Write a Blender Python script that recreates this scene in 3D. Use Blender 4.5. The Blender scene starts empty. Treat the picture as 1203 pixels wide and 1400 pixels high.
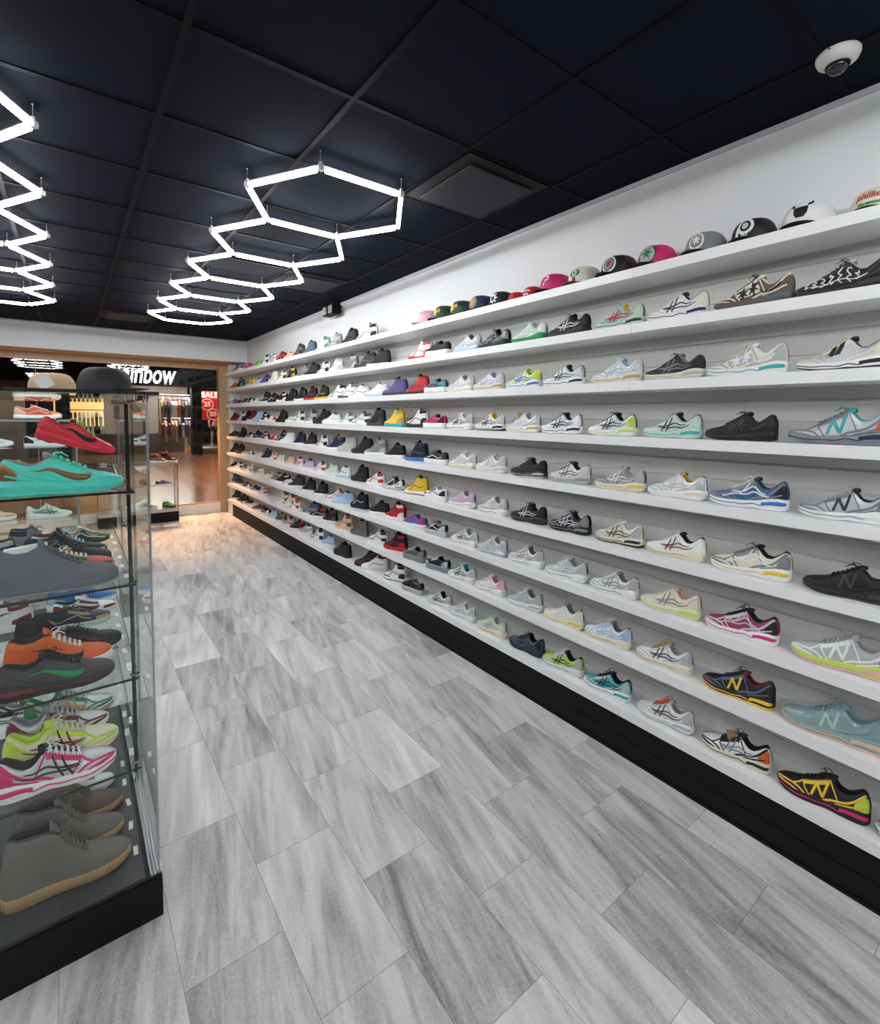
import bpy, bmesh, math, random
import numpy as np
from mathutils import Vector, Matrix
random.seed(7)
C = bpy.context.scene.collection
PI = math.pi

# ------------------------------------------------------------------ camera model (used to measure places in the room)
EYE = 1.755
CW, CH, CF = 1203, 1400, 671.14
YAW, PITCH, ROLL, CYO = .647, -.0589, .0082, -90.39
_cy, _sy, _cp, _sp, _cr, _sr = math.cos(YAW), math.sin(YAW), math.cos(PITCH), math.sin(PITCH), math.cos(ROLL), math.sin(ROLL)
FW = np.array([_sy*_cp, _cy*_cp, _sp]); _r = np.array([_cy, -_sy, 0.]); _u = np.cross(_r, FW)
RT = _cr*_r + _sr*_u; UP = -_sr*_r + _cr*_u
def ray(x, y): return FW + RT*(x-CW/2)/CF - UP*(y-CH/2-CYO)/CF
def onX(x, y, X): d = ray(x, y); p = d*X/d[0]; p[2] += EYE; return p
def onY(x, y, Y): d = ray(x, y); p = d*Y/d[1]; p[2] += EYE; return p
def onZ(x, y, Z): d = ray(x, y); p = d*(Z-EYE)/d[2]; p[2] += EYE; return p
def Y_of(px, X, z):
    """distance along the wall of the point at X, z that lies on image column px"""
    k = (px-CW/2)/CF; zz = z-EYE
    a = k*FW - RT
    return -(a[0]*X + a[2]*zz)/a[1]
def X_of(px, Y, z):
    k = (px-CW/2)/CF; zz = z-EYE
    a = k*FW - RT
    return -(a[1]*Y + a[2]*zz)/a[0]

# ------------------------------------------------------------------ materials
def lin(c): return tuple((v/12.92 if v <= .04045 else ((v+.055)/1.055)**2.4) for v in c)
def hexc(h): return lin(tuple(int(h[i:i+2], 16)/255 for i in (0, 2, 4)))
def nodes(m):
    m.use_nodes = True
    nt = m.node_tree
    return nt, nt.nodes, nt.links, nt.nodes['Principled BSDF']
def mat(name, col, rough=.6, metal=0., noise=.06, scale=60., bump=0., spec=.5, emit=None, estr=0.):
    m = bpy.data.materials.new(name)
    nt, N, L, b = nodes(m)
    b.inputs['Roughness'].default_value = rough; b.inputs['Metallic'].default_value = metal
    b.inputs['Specular IOR Level'].default_value = spec
    tc = N.new('ShaderNodeTexCoord'); nz = N.new('ShaderNodeTexNoise'); nz.inputs['Scale'].default_value = scale
    nz.inputs['Detail'].default_value = 3
    L.new(tc.outputs['Object'], nz.inputs['Vector'])
    mx = N.new('ShaderNodeMix'); mx.data_type = 'RGBA'
    mx.inputs['A'].default_value = tuple(v*(1-noise) for v in col)+(1,); mx.inputs['B'].default_value = tuple(min(1, v*(1+noise)+noise*.004) for v in col)+(1,)
    L.new(nz.outputs['Fac'], mx.inputs['Factor']); L.new(mx.outputs['Result'], b.inputs['Base Color'])
    if bump:
        bp = N.new('ShaderNodeBump'); bp.inputs['Strength'].default_value = bump; bp.inputs['Distance'].default_value = .002
        L.new(nz.outputs['Fac'], bp.inputs['Height']); L.new(bp.outputs['Normal'], b.inputs['Normal'])
    if emit:
        b.inputs['Emission Color'].default_value = emit+(1,); b.inputs['Emission Strength'].default_value = estr
    return m
def glass(name, tint=(.90, .95, .93), ior=1.5, rough=0.):
    m = bpy.data.materials.new(name)
    nt, N, L, b = nodes(m); N.remove(b)
    out = N['Material Output']
    tr = N.new('ShaderNodeBsdfTransparent'); tr.inputs['Color'].default_value = tint+(1,)
    gl = N.new('ShaderNodeBsdfGlossy'); gl.inputs['Roughness'].default_value = rough; gl.inputs['Color'].default_value = (1, 1, 1, 1)
    fr = N.new('ShaderNodeFresnel'); fr.inputs['IOR'].default_value = ior
    ms = N.new('ShaderNodeMixShader')
    ge = N.new('ShaderNodeNewGeometry'); mu = N.new('ShaderNodeMath'); mu.operation = 'MULTIPLY'; iv = N.new('ShaderNodeMath'); iv.operation = 'SUBTRACT'; iv.inputs[0].default_value = 1.
    L.new(ge.outputs['Backfacing'], iv.inputs[1]); L.new(fr.outputs['Fac'], mu.inputs[0]); L.new(iv.outputs[0], mu.inputs[1])
    L.new(mu.outputs[0], ms.inputs['Fac']); L.new(tr.outputs['BSDF'], ms.inputs[1]); L.new(gl.outputs['BSDF'], ms.inputs[2])
    L.new(ms.outputs['Shader'], out.inputs['Surface'])
    return m
def emis(name, col, s):
    m = bpy.data.materials.new(name)
    nt, N, L, b = nodes(m); N.remove(b)
    e = N.new('ShaderNodeEmission'); e.inputs['Color'].default_value = col+(1,); e.inputs['Strength'].default_value = s
    L.new(e.outputs['Emission'], N['Material Output'].inputs['Surface'])
    return m

COL = {  # code: (hex, rough, metal, word)
 'k': ('15161a', .6, 0, 'black'), 'K': ('3a3b3f', .65, 0, 'charcoal'), 'g': ('85888c', .65, 0, 'grey'), 'G': ('b4b6b8', .6, 0, 'pale grey'),
 's': ('c9ccd0', .45, .45, 'silver'), 'S': ('8b9096', .4, .5, 'gunmetal'), 'w': ('eceded', .5, 0, 'white'), 'i': ('e2ddc8', .6, 0, 'cream'),
 'b': ('b59a78', .7, 0, 'tan'), 'n': ('66564a', .7, 0, 'brown'), 'r': ('c01e22', .5, 0, 'red'), 'm': ('6e1c28', .55, 0, 'burgundy'),
 'p': ('e3afc0', .6, 0, 'pink'), 'P': ('d1206e', .55, 0, 'magenta'), 'o': ('d9611c', .55, 0, 'orange'), 'y': ('ecc63a', .55, 0, 'yellow'),
 'l': ('c4e04a', .55, 0, 'lime'), 'e': ('1f8a4c', .55, 0, 'green'), 'E': ('1d3d30', .6, 0, 'dark green'), 't': ('2fa9ad', .5, 0, 'teal'),
 'q': ('bfd8c8', .6, 0, 'mint'), 'c': ('a9c8e4', .55, 0, 'light blue'), 'B': ('2c6fc0', .5, 0, 'blue'), 'N': ('1f2848', .6, 0, 'navy'),
 'v': ('5a4f86', .6, 0, 'purple'), 'V': ('c3b4d6', .6, 0, 'lavender'), 'u': ('e6bfa2', .6, 0, 'peach'), 'd': ('c9a44a', .45, .4, 'gold'),
 'z': ('55677e', .75, 0, 'denim blue'), 'j': ('5c5d48', .7, 0, 'olive'), 'T': ('4fd6c4', .45, 0, 'turquoise'), 'x': ('8fa8a8', .5, 0, 'grey teal'),
 'a': ('c85a44', .6, 0, 'salmon'), 'R': ('e02a3c', .4, 0, 'bright red'), 'C': ('8a6038', .4, .3, 'bronze'), 'f': ('6f6964', .8, 0, 'taupe'),
 'h': ('b3936c', .7, 0, 'gum'), 'L': ('7fe01e', .5, 0, 'neon green'), 'A': ('33648f', .5, 0, 'steel blue'), 'H': ('9c3566', .55, 0, 'plum'), 'Z': ('646a72', .85, 0, 'slate'), 'D': ('716e68', .85, 0, 'grey suede'),
}
_mc = {}
def cm(code):
    if code not in _mc:
        h, r, me, w = COL[code]
        _mc[code] = mat('shoe_'+w.replace(' ', '_'), hexc(h), r, me, .12, 130., .15)
    return _mc[code]

# ------------------------------------------------------------------ object helpers
def link(o, parent=None):
    C.objects.link(o)
    if parent is not None: o.parent = parent
    return o
def tag(o, label=None, cat=None, group=None, kind=None):
    if label: o['label'] = label
    if cat: o['category'] = cat
    if group: o['group'] = group
    if kind: o['kind'] = kind
    return o
def empty(name, loc=(0, 0, 0), rot=(0, 0, 0), scale=1., **kw):
    o = bpy.data.objects.new(name, None); o.empty_display_size = .05
    o.location = loc; o.rotation_euler = rot; o.scale = (scale,)*3
    link(o); tag(o, **kw); return o
def me_from(verts, faces, name, smooth=True, merge=0.):
    me = bpy.data.meshes.new(name); me.from_pydata([tuple(map(float, v)) for v in verts], [], faces)
    bm = bmesh.new(); bm.from_mesh(me)
    if merge: bmesh.ops.remove_doubles(bm, verts=bm.verts, dist=merge)
    bad = [f for f in bm.faces if f.calc_area() < 1e-10]
    if bad: bmesh.ops.delete(bm, geom=bad, context='FACES')
    bmesh.ops.recalc_face_normals(bm, faces=bm.faces)
    bm.to_mesh(me); bm.free()
    if smooth:
        for p in me.polygons: p.use_smooth = True
    return me
def obj(name, me, m, parent=None, loc=None, rot=None):
    o = bpy.data.objects.new(name, me)
    if m is not None: me.materials.clear(); me.materials.append(m)
    if loc is not None: o.location = loc
    if rot is not None: o.rotation_euler = rot
    return link(o, parent)
class MB:
    """collects plain shapes into one mesh"""
    def __init__(s): s.bm = bmesh.new()
    def box(s, a, b, bevel=0., rot=None, piv=None):
        r = bmesh.ops.create_cube(s.bm, size=1.)
        vs = r['verts']; a = Vector(a); b = Vector(b)
        for v in vs: v.co = Vector(((a[i]+b[i])/2 + v.co[i]*(b[i]-a[i])) for i in range(3))
        if bevel:
            es = list({e for v in vs for e in v.link_edges})
            rr = bmesh.ops.bevel(s.bm, geom=es, offset=bevel, segments=2, affect='EDGES', profile=.5)
            vs = rr['verts']
        if rot is not None: bmesh.ops.rotate(s.bm, verts=vs, cent=piv or (a+b)/2, matrix=rot)
        return s
    def cyl(s, p, q, r, r2=None, n=12, caps=True):
        p = Vector(p); q = Vector(q); d = q-p
        R = bmesh.ops.create_cone(s.bm, cap_ends=caps, segments=n, radius1=r, radius2=r if r2 is None else r2, depth=d.length)
        M = Matrix.Translation((p+q)/2) @ d.to_track_quat('Z', 'Y').to_matrix().to_4x4()
        bmesh.ops.transform(s.bm, matrix=M, verts=R['verts']); return s
    def tube(s, pts, r, n=6, flat=1.):
        pts = [Vector(p) for p in pts]; rings = []
        for i, p in enumerate(pts):
            t = (pts[min(i+1, len(pts)-1)]-pts[max(i-1, 0)]).normalized()
            up = Vector((0, 0, 1)) if abs(t.z) < .9 else Vector((1, 0, 0))
            a = t.cross(up).normalized(); b = a.cross(t).normalized()
            rings.append([s.bm.verts.new(p + a*math.cos(2*PI*k/n)*r + b*math.sin(2*PI*k/n)*r*flat) for k in range(n)])
        for A, B in zip(rings, rings[1:]):
            for k in range(n): s.bm.faces.new((A[k], A[(k+1) % n], B[(k+1) % n], B[k]))
        s.bm.faces.new(rings[0]); s.bm.faces.new(rings[-1]); return s
    def lathe(s, prof, n=32, c=(0, 0, 0), sx=1., sy=1.):
        rings = []
        for r, z in prof:
            rings.append([s.bm.verts.new((c[0]+r*sx*math.cos(2*PI*k/n), c[1]+r*sy*math.sin(2*PI*k/n), c[2]+z)) for k in range(n)])
        for A, B in zip(rings, rings[1:]):
            for k in range(n): s.bm.faces.new((A[k], A[(k+1) % n], B[(k+1) % n], B[k]))
        s.bm.faces.new(rings[0]); s.bm.faces.new(rings[-1]); return s
    def poly(s, pts, ext):
        vs = [s.bm.verts.new(p) for p in pts]; f = s.bm.faces.new(vs)
        r = bmesh.ops.extrude_face_region(s.bm, geom=[f])
        bmesh.ops.translate(s.bm, vec=ext, verts=[v for v in r['geom'] if isinstance(v, bmesh.types.BMVert)]); return s
    def mesh(s, name, smooth=False):
        bmesh.ops.recalc_face_normals(s.bm, faces=s.bm.faces)
        me = bpy.data.meshes.new(name); s.bm.to_mesh(me); s.bm.free()
        if smooth:
            for p in me.polygons: p.use_smooth = True
        return me
    def build(s, name, m, parent=None, smooth=False, loc=None, rot=None):
        return obj(name, s.mesh(name, smooth), m, parent, loc, rot)
def text_mesh(body, size, depth=.002, shear=0., bold=0., name='lettering', align='CENTER'):
    cu = bpy.data.curves.new(name, 'FONT'); cu.body = body; cu.size = size; cu.extrude = depth; cu.shear = shear; cu.offset = bold
    cu.align_x = align; cu.align_y = 'CENTER'; cu.resolution_u = 3
    o = bpy.data.objects.new(name, cu); C.objects.link(o)
    bpy.context.view_layer.update()
    me = bpy.data.meshes.new_from_object(o.evaluated_get(bpy.context.evaluated_depsgraph_get()))
    bpy.data.objects.remove(o); bpy.data.curves.remove(cu)
    return me

# ------------------------------------------------------------------ shoes
def curve(tab, k=7):
    xs, ys = zip(*tab); d = np.linspace(0, 1, 241); y = np.interp(d, xs, ys)
    ker = np.hanning(2*k+1)[1:-1]; ker /= ker.sum(); p = len(ker)//2
    ypad = np.concatenate([2*y[0]-y[p:0:-1], y, 2*y[-1]-y[-2:-p-2:-1]])
    ys = np.convolve(ypad, ker, 'valid')
    return lambda u: float(np.interp(u, d, ys))
WT = [(0, .006), (.008, .016), (.025, .0245), (.06, .0315), (.12, .0355), (.22, .0360), (.35, .0350), (.46, .0370), (.58, .0430), (.70, .0475), (.78, .0475), (.86, .0430), (.92, .0355), (.96, .0270), (.985, .0175), (1, .006)]
STY = {
 'R': dict(L=.295, H=[(0, .100), (.03, .115), (.07, .115), (.13, .099), (.22, .080), (.30, .083), (.38, .115), (.42, .120), (.5, .103), (.6, .085), (.7, .071), (.8, .060), (.88, .055), (.94, .049), (.98, .043), (1, .037)],
        T=[(0, .045), (.1, .050), (.2, .046), (.35, .034), (.5, .030), (.7, .028), (.85, .029), (.95, .034), (1, .036)],
        B=[(0, .006), (.05, .001), (.3, .0), (.42, .004), (.55, .0), (.72, .0), (.85, .005), (.95, .013), (1, .020)], gc=.023, gt=.015, uo=.40, ut=.70, sculpt=.0026),
 'X': dict(L=.295, H=[(0, .093), (.03, .100), (.07, .100), (.13, .092), (.22, .082), (.30, .085), (.38, .104), (.42, .108), (.5, .097), (.6, .080), (.7, .067), (.8, .058), (.88, .052), (.94, .045), (.98, .039), (1, .034)],
        T=[(0, .042), (.1, .044), (.3, .040), (.5, .034), (.7, .030), (.9, .028), (1, .032)],
        B=[(0, .005), (.05, .0), (.7, .0), (.85, .004), (.95, .010), (1, .016)], gc=.023, gt=.015, uo=.40, ut=.70, sculpt=.0034),
 'A': dict(L=.29, H=[(0, .082), (.03, .090), (.07, .089), (.15, .080), (.24, .073), (.32, .076), (.39, .094), (.44, .094), (.52, .083), (.62, .071), (.70, .064), (.8, .058), (.88, .054), (.94, .048), (.98, .042), (1, .036)],
        T=[(0, .030), (.3, .028), (.6, .026), (.9, .028), (1, .031)], B=[(0, .002), (.05, 0), (.75, 0), (.9, .003), (1, .008)], gc=.024, gt=.016, uo=.41, ut=.72, sculpt=0.),
 'M': dict(L=.29, H=[(0, .116), (.03, .126), (.08, .124), (.16, .116), (.26, .116), (.34, .128), (.40, .132), (.46, .118), (.54, .098), (.62, .081), (.70, .070), (.8, .062), (.88, .057), (.94, .050), (.98, .044), (1, .038)],
        T=[(0, .034), (.3, .031), (.6, .027), (.9, .029), (1, .033)], B=[(0, .002), (.05, 0), (.75, 0), (.9, .004), (1, .010)], gc=.024, gt=.016, uo=.41, ut=.71, sculpt=.0012),
 'H': dict(L=.29, H=[(0, .146), (.03, .160), (.09, .160), (.18, .153), (.27, .152), (.34, .164), (.39, .166), (.45, .146), (.53, .113), (.61, .089), (.69, .074), (.8, .064), (.88, .058), (.94, .051), (.98, .044), (1, .038)],
        T=[(0, .036), (.3, .033), (.6, .028), (.9, .030), (1, .034)], B=[(0, .002), (.05, 0), (.75, 0), (.9, .004), (1, .011)], gc=.025, gt=.017, uo=.40, ut=.70, sculpt=.0012),
 'P': dict(L=.285, H=[(0, .096), (.03, .103), (.07, .103), (.15, .094), (.24, .086), (.32, .090), (.39, .105), (.44, .106), (.52, .097), (.62, .086), (.70, .078), (.8, .071), (.88, .067), (.94, .062), (.98, .056), (1, .050)],
        T=[(0, .046), (.5, .044), (1, .046)], B=[(0, 0), (1, 0)], gc=.024, gt=.017, uo=.41, ut=.72, sculpt=0.),
 'B': dict(L=.30, H=[(0, .160), (.03, .186), (.09, .190), (.2, .184), (.3, .182), (.38, .178), (.44, .158), (.52, .122), (.6, .094), (.68, .076), (.8, .064), (.88, .058), (.94, .052), (.98, .046), (1, .040)],
        T=[(0, .036), (.3, .034), (.6, .028), (.9, .030), (1, .034)], B=[(0, .002), (.05, 0), (.75, 0), (.9, .005), (1, .013)], gc=.030, gt=.010, uo=.42, ut=.66, sculpt=.0),
}
class Last:
    def __init__(s, k):
        p = STY[k]; s.k = k; s.p = p; s.L = p['L']
        s.H = curve(p['H']); s.T = curve(p['T'], 5); s.B = curve(p['B'], 5); s.W = curve(WT, 2)
        uo, ut, gc, gt = p['uo'], p['ut'], p['gc'], p['gt']
        s.G = curve([(0, .0), (.03, .006), (.07, .017), (.14, gc), (.28, gc), (uo-.02, gc*.95), (uo+.04, gt), (ut-.04, gt*.55), (ut, 0.0), (1, 0)], 3)
        s.N = curve([(0, 4.5), (uo, 4.), (ut, 2.6), (.85, 2.4), (1, 2.6)])
    def P(s, u, v, sd, off=0.):
        if off:
            e = .004
            u0, u1 = max(0, u-e), min(1, u+e); v0, v1 = max(0, v-.03), min(1, v+.03)
            du = s.P(u1, v, sd)-s.P(u0, v, sd); dv = s.P(u, v1, sd)-s.P(u, v0, sd)
            n = np.cross(du, dv)*(1 if sd < 0 else -1)
            l = np.linalg.norm(n)
            n = n/l if l > 1e-12 else np.array([0, sd, 0.])
            return s.P(u, v, sd)+n*off
        w = s.W(u)*.965; g = s.G(u)
        if u > s.p['ut']: g = 0
        g = min(g, w*.72); t = s.T(u)-.004; h = s.H(u); n = s.N(u)
        y = g+(w-g)*max(0., 1-v**n)**(1/2.1)
        x = (u-.5)*s.L
        if u < .2: x += (-.004*math.sin(PI*v)+.004*v)*(1-u/.2)
        if s.k in 'HMB' and u < .5: x -= (-.006*v)*(1-u/.5)
        return np.array([x, sd*y, t+(h-t)*v])
    def Q(s, u, v, sd, wide=1.03, off=0.):
        """side of the sole, v from the ground up"""
        b, t = s.B(u), s.T(u)
        w = s.W(u)*wide + off + s.p['sculpt']*math.sin(u*2*PI*3.1+.6)*math.sin(PI*v) + .0016*math.sin(PI*v)
        return np.array([(u-.5)*s.L*(1.012+off*8), sd*w, b+(t-b)*v])
    def grid(s, fn, nu, nv, us=None):
        us = us if us is not None else [i/(nu-1) for i in range(nu)]
        V = [fn(a, j/(nv-1)) for a in us for j in range(nv)]
        F = [(i*nv+j, i*nv+j+1, (i+1)*nv+j+1, (i+1)*nv+j) for i in range(len(us)-1) for j in range(nv-1)]
        return V, F
    def upper(s, lo=False):
        nu = 26 if lo else 40; nv = 8 if lo else 10
        us = [(1-math.cos(PI*i/(nu-1)))/2 for i in range(nu)]
        V, F = [], []
        for sd in (1, -1):
            v, f = s.grid(lambda u, t: s.P(u, 1-(1-t)**1.25, sd), nu, nv, us); o = len(V); V += v; F += [tuple(i+o for i in q) for q in f]
        return me_from(V, F, 'upper', True, .0006)
    def sole(s, v0, v1, wide, name, nu=34, lo=False):
        if lo: nu = 20
        us = [(1-math.cos(PI*i/(nu-1)))/2 for i in range(nu)]; ring = []
        vs = [v0+(v1-v0)*k/4 for k in range(5)]
        for u in us: ring.append([s.Q(u, v, 1, wide) for v in vs]+[s.Q(u, v, -1, wide) for v in reversed(vs)])
        n = 10; V = [p for r in ring for p in r]
        F = [(i*n+j, i*n+(j+1) % n, (i+1)*n+(j+1) % n, (i+1)*n+j) for i in range(nu-1) for j in range(n)]
        F += [tuple(range(n)), tuple(range((nu-1)*n, nu*n))]
        me = me_from(V, F, name, True)
        return me
    def patch(s, specs, name, off=.0013, fn=None):
        """raised panels; specs: (u0, u1, vlo(u), vhi(u)) on both sides"""
        V, F = [], []
        f0 = fn or (lambda u, v, sd, o: s.P(u, v, sd, o))
        for (u0, u1, lo, hi) in specs:
            for sd in (1, -1):
                nu, nv = 12, 6
                def q(a, t):
                    u = u0+(u1-u0)*a; e = max(0., min(1., (t-.0)*1.0))
                    vl, vh = lo(u), hi(u)
                    edge = t in (0., 1.) or a in (0., 1.)
                    return f0(u, min(.985, max(0., vl+(vh-vl)*t)), sd, -.0004 if edge else off)
                v, f = s.grid(q, nu, nv); o = len(V); V += v; F += [tuple(i+o for i in k) for k in f]
        return me_from(V, F, name, True)
    def ribbons(s, lines, name, off=.0018, sides=(1, -1), sole=False, smooth=True):
        V, F = [], []
        for pts, wd in lines:
            t = np.linspace(0, 1, len(pts)); tt = np.linspace(0, 1, max(8, 5*len(pts)-4))
            uu = np.interp(tt, t, [p[0] for p in pts]); vv = np.interp(tt, t, [p[1] for p in pts])
            ww = np.interp(tt, t, wd if isinstance(wd, (list, tuple)) else [wd]*len(pts))
            fP = (lambda u, v, sd, o=0.: s.Q(u, v, sd, 1.03, o)) if sole else s.P
            if len(pts) > 2 and smooth:
                k = np.array([.25, .5, .25])
                for _ in range(2): uu[1:-1] = np.convolve(uu, k, 'valid'); vv[1:-1] = np.convolve(vv, k, 'valid')
            for sd in sides:
                P0 = [fP(min(.995, max(.002, u)), min(.97, max(.01, v)), sd) for u, v in zip(uu, vv)]
                N0 = []
                for u, v, p in zip(uu, vv, P0):
                    q = fP(min(.995, max(.002, u)), min(.97, max(.01, v)), sd, .001); d = (q-p)/.001; N0.append(d/max(1e-9, np.linalg.norm(d)))
                o = len(V)
                for i, p in enumerate(P0):
                    tg = P0[min(i+1, len(P0)-1)]-P0[max(i-1, 0)]; tg /= max(1e-9, np.linalg.norm(tg))
                    b = np.cross(N0[i], tg); h = ww[i]/2
                    V += [p+b*h-N0[i]*.0006, p+b*h*.85+N0[i]*off, p-b*h*.85+N0[i]*off, p-b*h-N0[i]*.0006]
                for i in range(len(P0)-1):
                    for j in range(3): F.append((o+i*4+j, o+i*4+j+1, o+i*4+4+j+1, o+i*4+4+j))
        return me_from(V, F, name, True)
    def lining(s):
        uo = s.p['uo']; us = np.linspace(.02, uo+.06, 18); V, F = [], []; n = 13
        for u in us:
            w = s.W(u)*.965; g = min(s.G(u), w*.72); h = s.H(u); fl = s.T(u)+.012
            half = [(g+.0015, h-.003), (g+.0005, h+.0025), (g-.004, h+.0035), (g-.0065, h-.001), (g-.006, h-.016), (g*.7, fl+.008)]
            x = s.P(u, 1, 1)[0]
            row = [(x, max(0, a), z) for a, z in half]+[(x, 0, fl)]+[(x, -max(0, a), z) for a, z in reversed(half)]
            V += row
        F = [(i*n+j, i*n+j+1, (i+1)*n+j+1, (i+1)*n+j) for i in range(len(us)-1) for j in range(n-1)]
        return me_from(V, F, 'lining', True, .0002)
    def tongue(s):
        uo, ut = s.p['uo'], s.p['ut']; us = np.linspace(uo-.035, ut+.01, 12); V, F = [], []; n = 7
        for i, u in enumerate(us):
            g = max(.004, min(s.G(min(u, ut-.02)), .02))+.002; h = s.H(u)-.003
            for j in range(n):
                a = -1+2*j/(n-1)
                z = h+.007*(1-a*a)*min(1, (1-(u-uo)/(ut-uo))*1.6+.1)
                x = s.P(u, 1, 1)[0]
                if i == 0: z += .017*(1-.35*a*a); x -= .008
                elif i == 1: z += .009*(1-.3*a*a); x -= .003
                V.append((x, a*g, z))
        m = len(us)
        V += [(x+.002, y*.92, z-.006) for x, y, z in V]
        for i in range(m-1):
            for j in range(n-1):
                q = (i*n+j, i*n+j+1, (i+1)*n+j+1, (i+1)*n+j); F.append(q); F.append(tuple(k+m*n for k in reversed(q)))
        for i in range(m-1):
            for j in (0, n-1): F.append((i*n+j, (i+1)*n+j, (i+1)*n+j+m*n, i*n+j+m*n))
        for i in (0, m-1):
            for j in range(n-1): F.append((i*n+j, i*n+j+1, i*n+j+1+m*n, i*n+j+m*n))
        return me_from(V, F, 'tongue', True)
    def laces(s, bow=True):
        uo, ut = s.p['uo'], s.p['ut']; mb = MB(); k = 6
        for i in range(k):
            u = uo+.02+(ut-uo-.06)*i/(k-1); u2 = min(ut-.02, u+.025)
            for d in (1, -1):
                A = s.P(u, .93, d, .003); B = s.P(u2, .93, -d, .003); pts = []
                top = s.H((u+u2)/2)+.0065
                for t in np.linspace(0, 1, 7):
                    p = A*(1-t)+B*t; p[2] = p[2]*(1-math.sin(PI*t))+max(top, p[2])*math.sin(PI*t); pts.append(p)
                mb.tube(pts, .0027, 5, .55)
        if bow:
            u = uo+.03; c = np.array([s.P(u, 1, 1)[0]+.006, 0, s.H(u)+.008])
            for d in (1, -1):
                pts = [c+np.array([.012*math.sin(t*2)*1.0, d*(.002+.024*math.sin(t)), .010*math.sin(t)-.004*t]) for t in np.linspace(0, PI, 9)]
                mb.tube(pts, .0022, 5, .7)
                mb.tube([c, c+np.array([.012, d*.012, .002]), c+np.array([.026, d*.022, -.008])], .002, 5, .7)
        return mb.mesh('laces', True)
def rays(cu, cv, n, ru, rv, w, a0=.3): return [([(cu, cv), (cu+ru*math.cos(a0+2*PI*k/n), cv+rv*math.sin(a0+2*PI*k/n))], [w*1.3, w*.4]) for k in range(n)]
LOGO = {
 'T': [([(.16, .50), (.28, .34), (.42, .28), (.55, .34), (.68, .56)], [.003, .006, .006, .006, .003]),
       ([(.22, .72), (.34, .55), (.47, .47), (.58, .50), (.70, .68)], [.003, .006, .006, .006, .003]),
       ([(.45, .90), (.49, .5), (.54, .12)], .0055), ([(.53, .90), (.57, .5), (.62, .14)], .0055)],
 'N': [([(.59, .16), (.565, .5), (.54, .86)], .009), ([(.54, .86), (.505, .5), (.47, .16)], .010), ([(.47, .16), (.445, .5), (.42, .84)], .009)],
 'S': [([(.20, .30), (.34, .52), (.48, .34), (.64, .58), (.78, .42)], .006), ([(.24, .55), (.38, .74), (.52, .52), (.66, .76)], .006), ([(.44, .88), (.50, .66), (.56, .50)], .005)],
 'F': [([(.24, .72), (.34, .60), (.44, .48), (.53, .39), (.60, .36), (.66, .41), (.70, .54), (.715, .78)], [.001, .006, .012, .017, .020, .019, .013, .001])],
 '3': [([(.40, .88), (.46, .5), (.50, .10)], .007), ([(.47, .88), (.53, .5), (.57, .10)], .007), ([(.54, .86), (.60, .5), (.64, .10)], .007)],
 'Y': rays(.455, .52, 6, .065, .36, .010)+rays(.575, .46, 6, .065, .36, .010, .6)+[([(.12, .62), (.22, .40), (.34, .30)], .007)],
 'Q': [([(.84-.09*k+.03*math.sin(j*2.1+k), .12+.11*j+.06*math.sin(j*1.9+k*2.3)) for j in range(7)], .0042) for k in range(7)]+[([(.80, .30), (.66, .18), (.50, .34), (.34, .18), (.2, .4)], .004)],
 '2': [([(.47, .97), (.50, .72), (.525, .50)], .016), ([(.55, .95), (.575, .70), (.60, .48)], .016), ([(.525, .50), (.575, .53), (.60, .48)], .006)],
 'W': [([(.10, .55), (.26, .38), (.40, .62), (.55, .40), (.74, .50), (.90, .40)], .008), ([(.16, .82), (.3, .68), (.42, .86)], .006), ([(.52, .75), (.62, .62), (.74, .74)], .006)],
 'V': [([(.10, .42), (.28, .30), (.44, .42), (.54, .70), (.60, .50), (.72, .40)], .006)],
}
RUNOV = [([(.985, .80), (.90, .70), (.80, .62), (.72, .40), (.66, .04)], .007), ([(.03, .95), (.12, .72), (.22, .45), (.34, .22), (.46, .04)], .009), ([(.06, .30), (.2, .16), (.34, .05)], .007), ([(.80, .62), (.72, .80), (.70, .90)], .006), ([(.40, .97), (.34, .62), (.30, .2)], .005), ([(.69, .92), (.66, .5), (.61, .06)], .005), ([(.97, .45), (.90, .34), (.82, .28), (.74, .06)], .006)]
SOLEL = [([(.01, .60), (.08, .44), (.18, .70), (.29, .36), (.40, .66), (.52, .40), (.66, .62), (.80, .48), (.92, .58), (.99, .55)], .0042)]
LIB = {}
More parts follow.
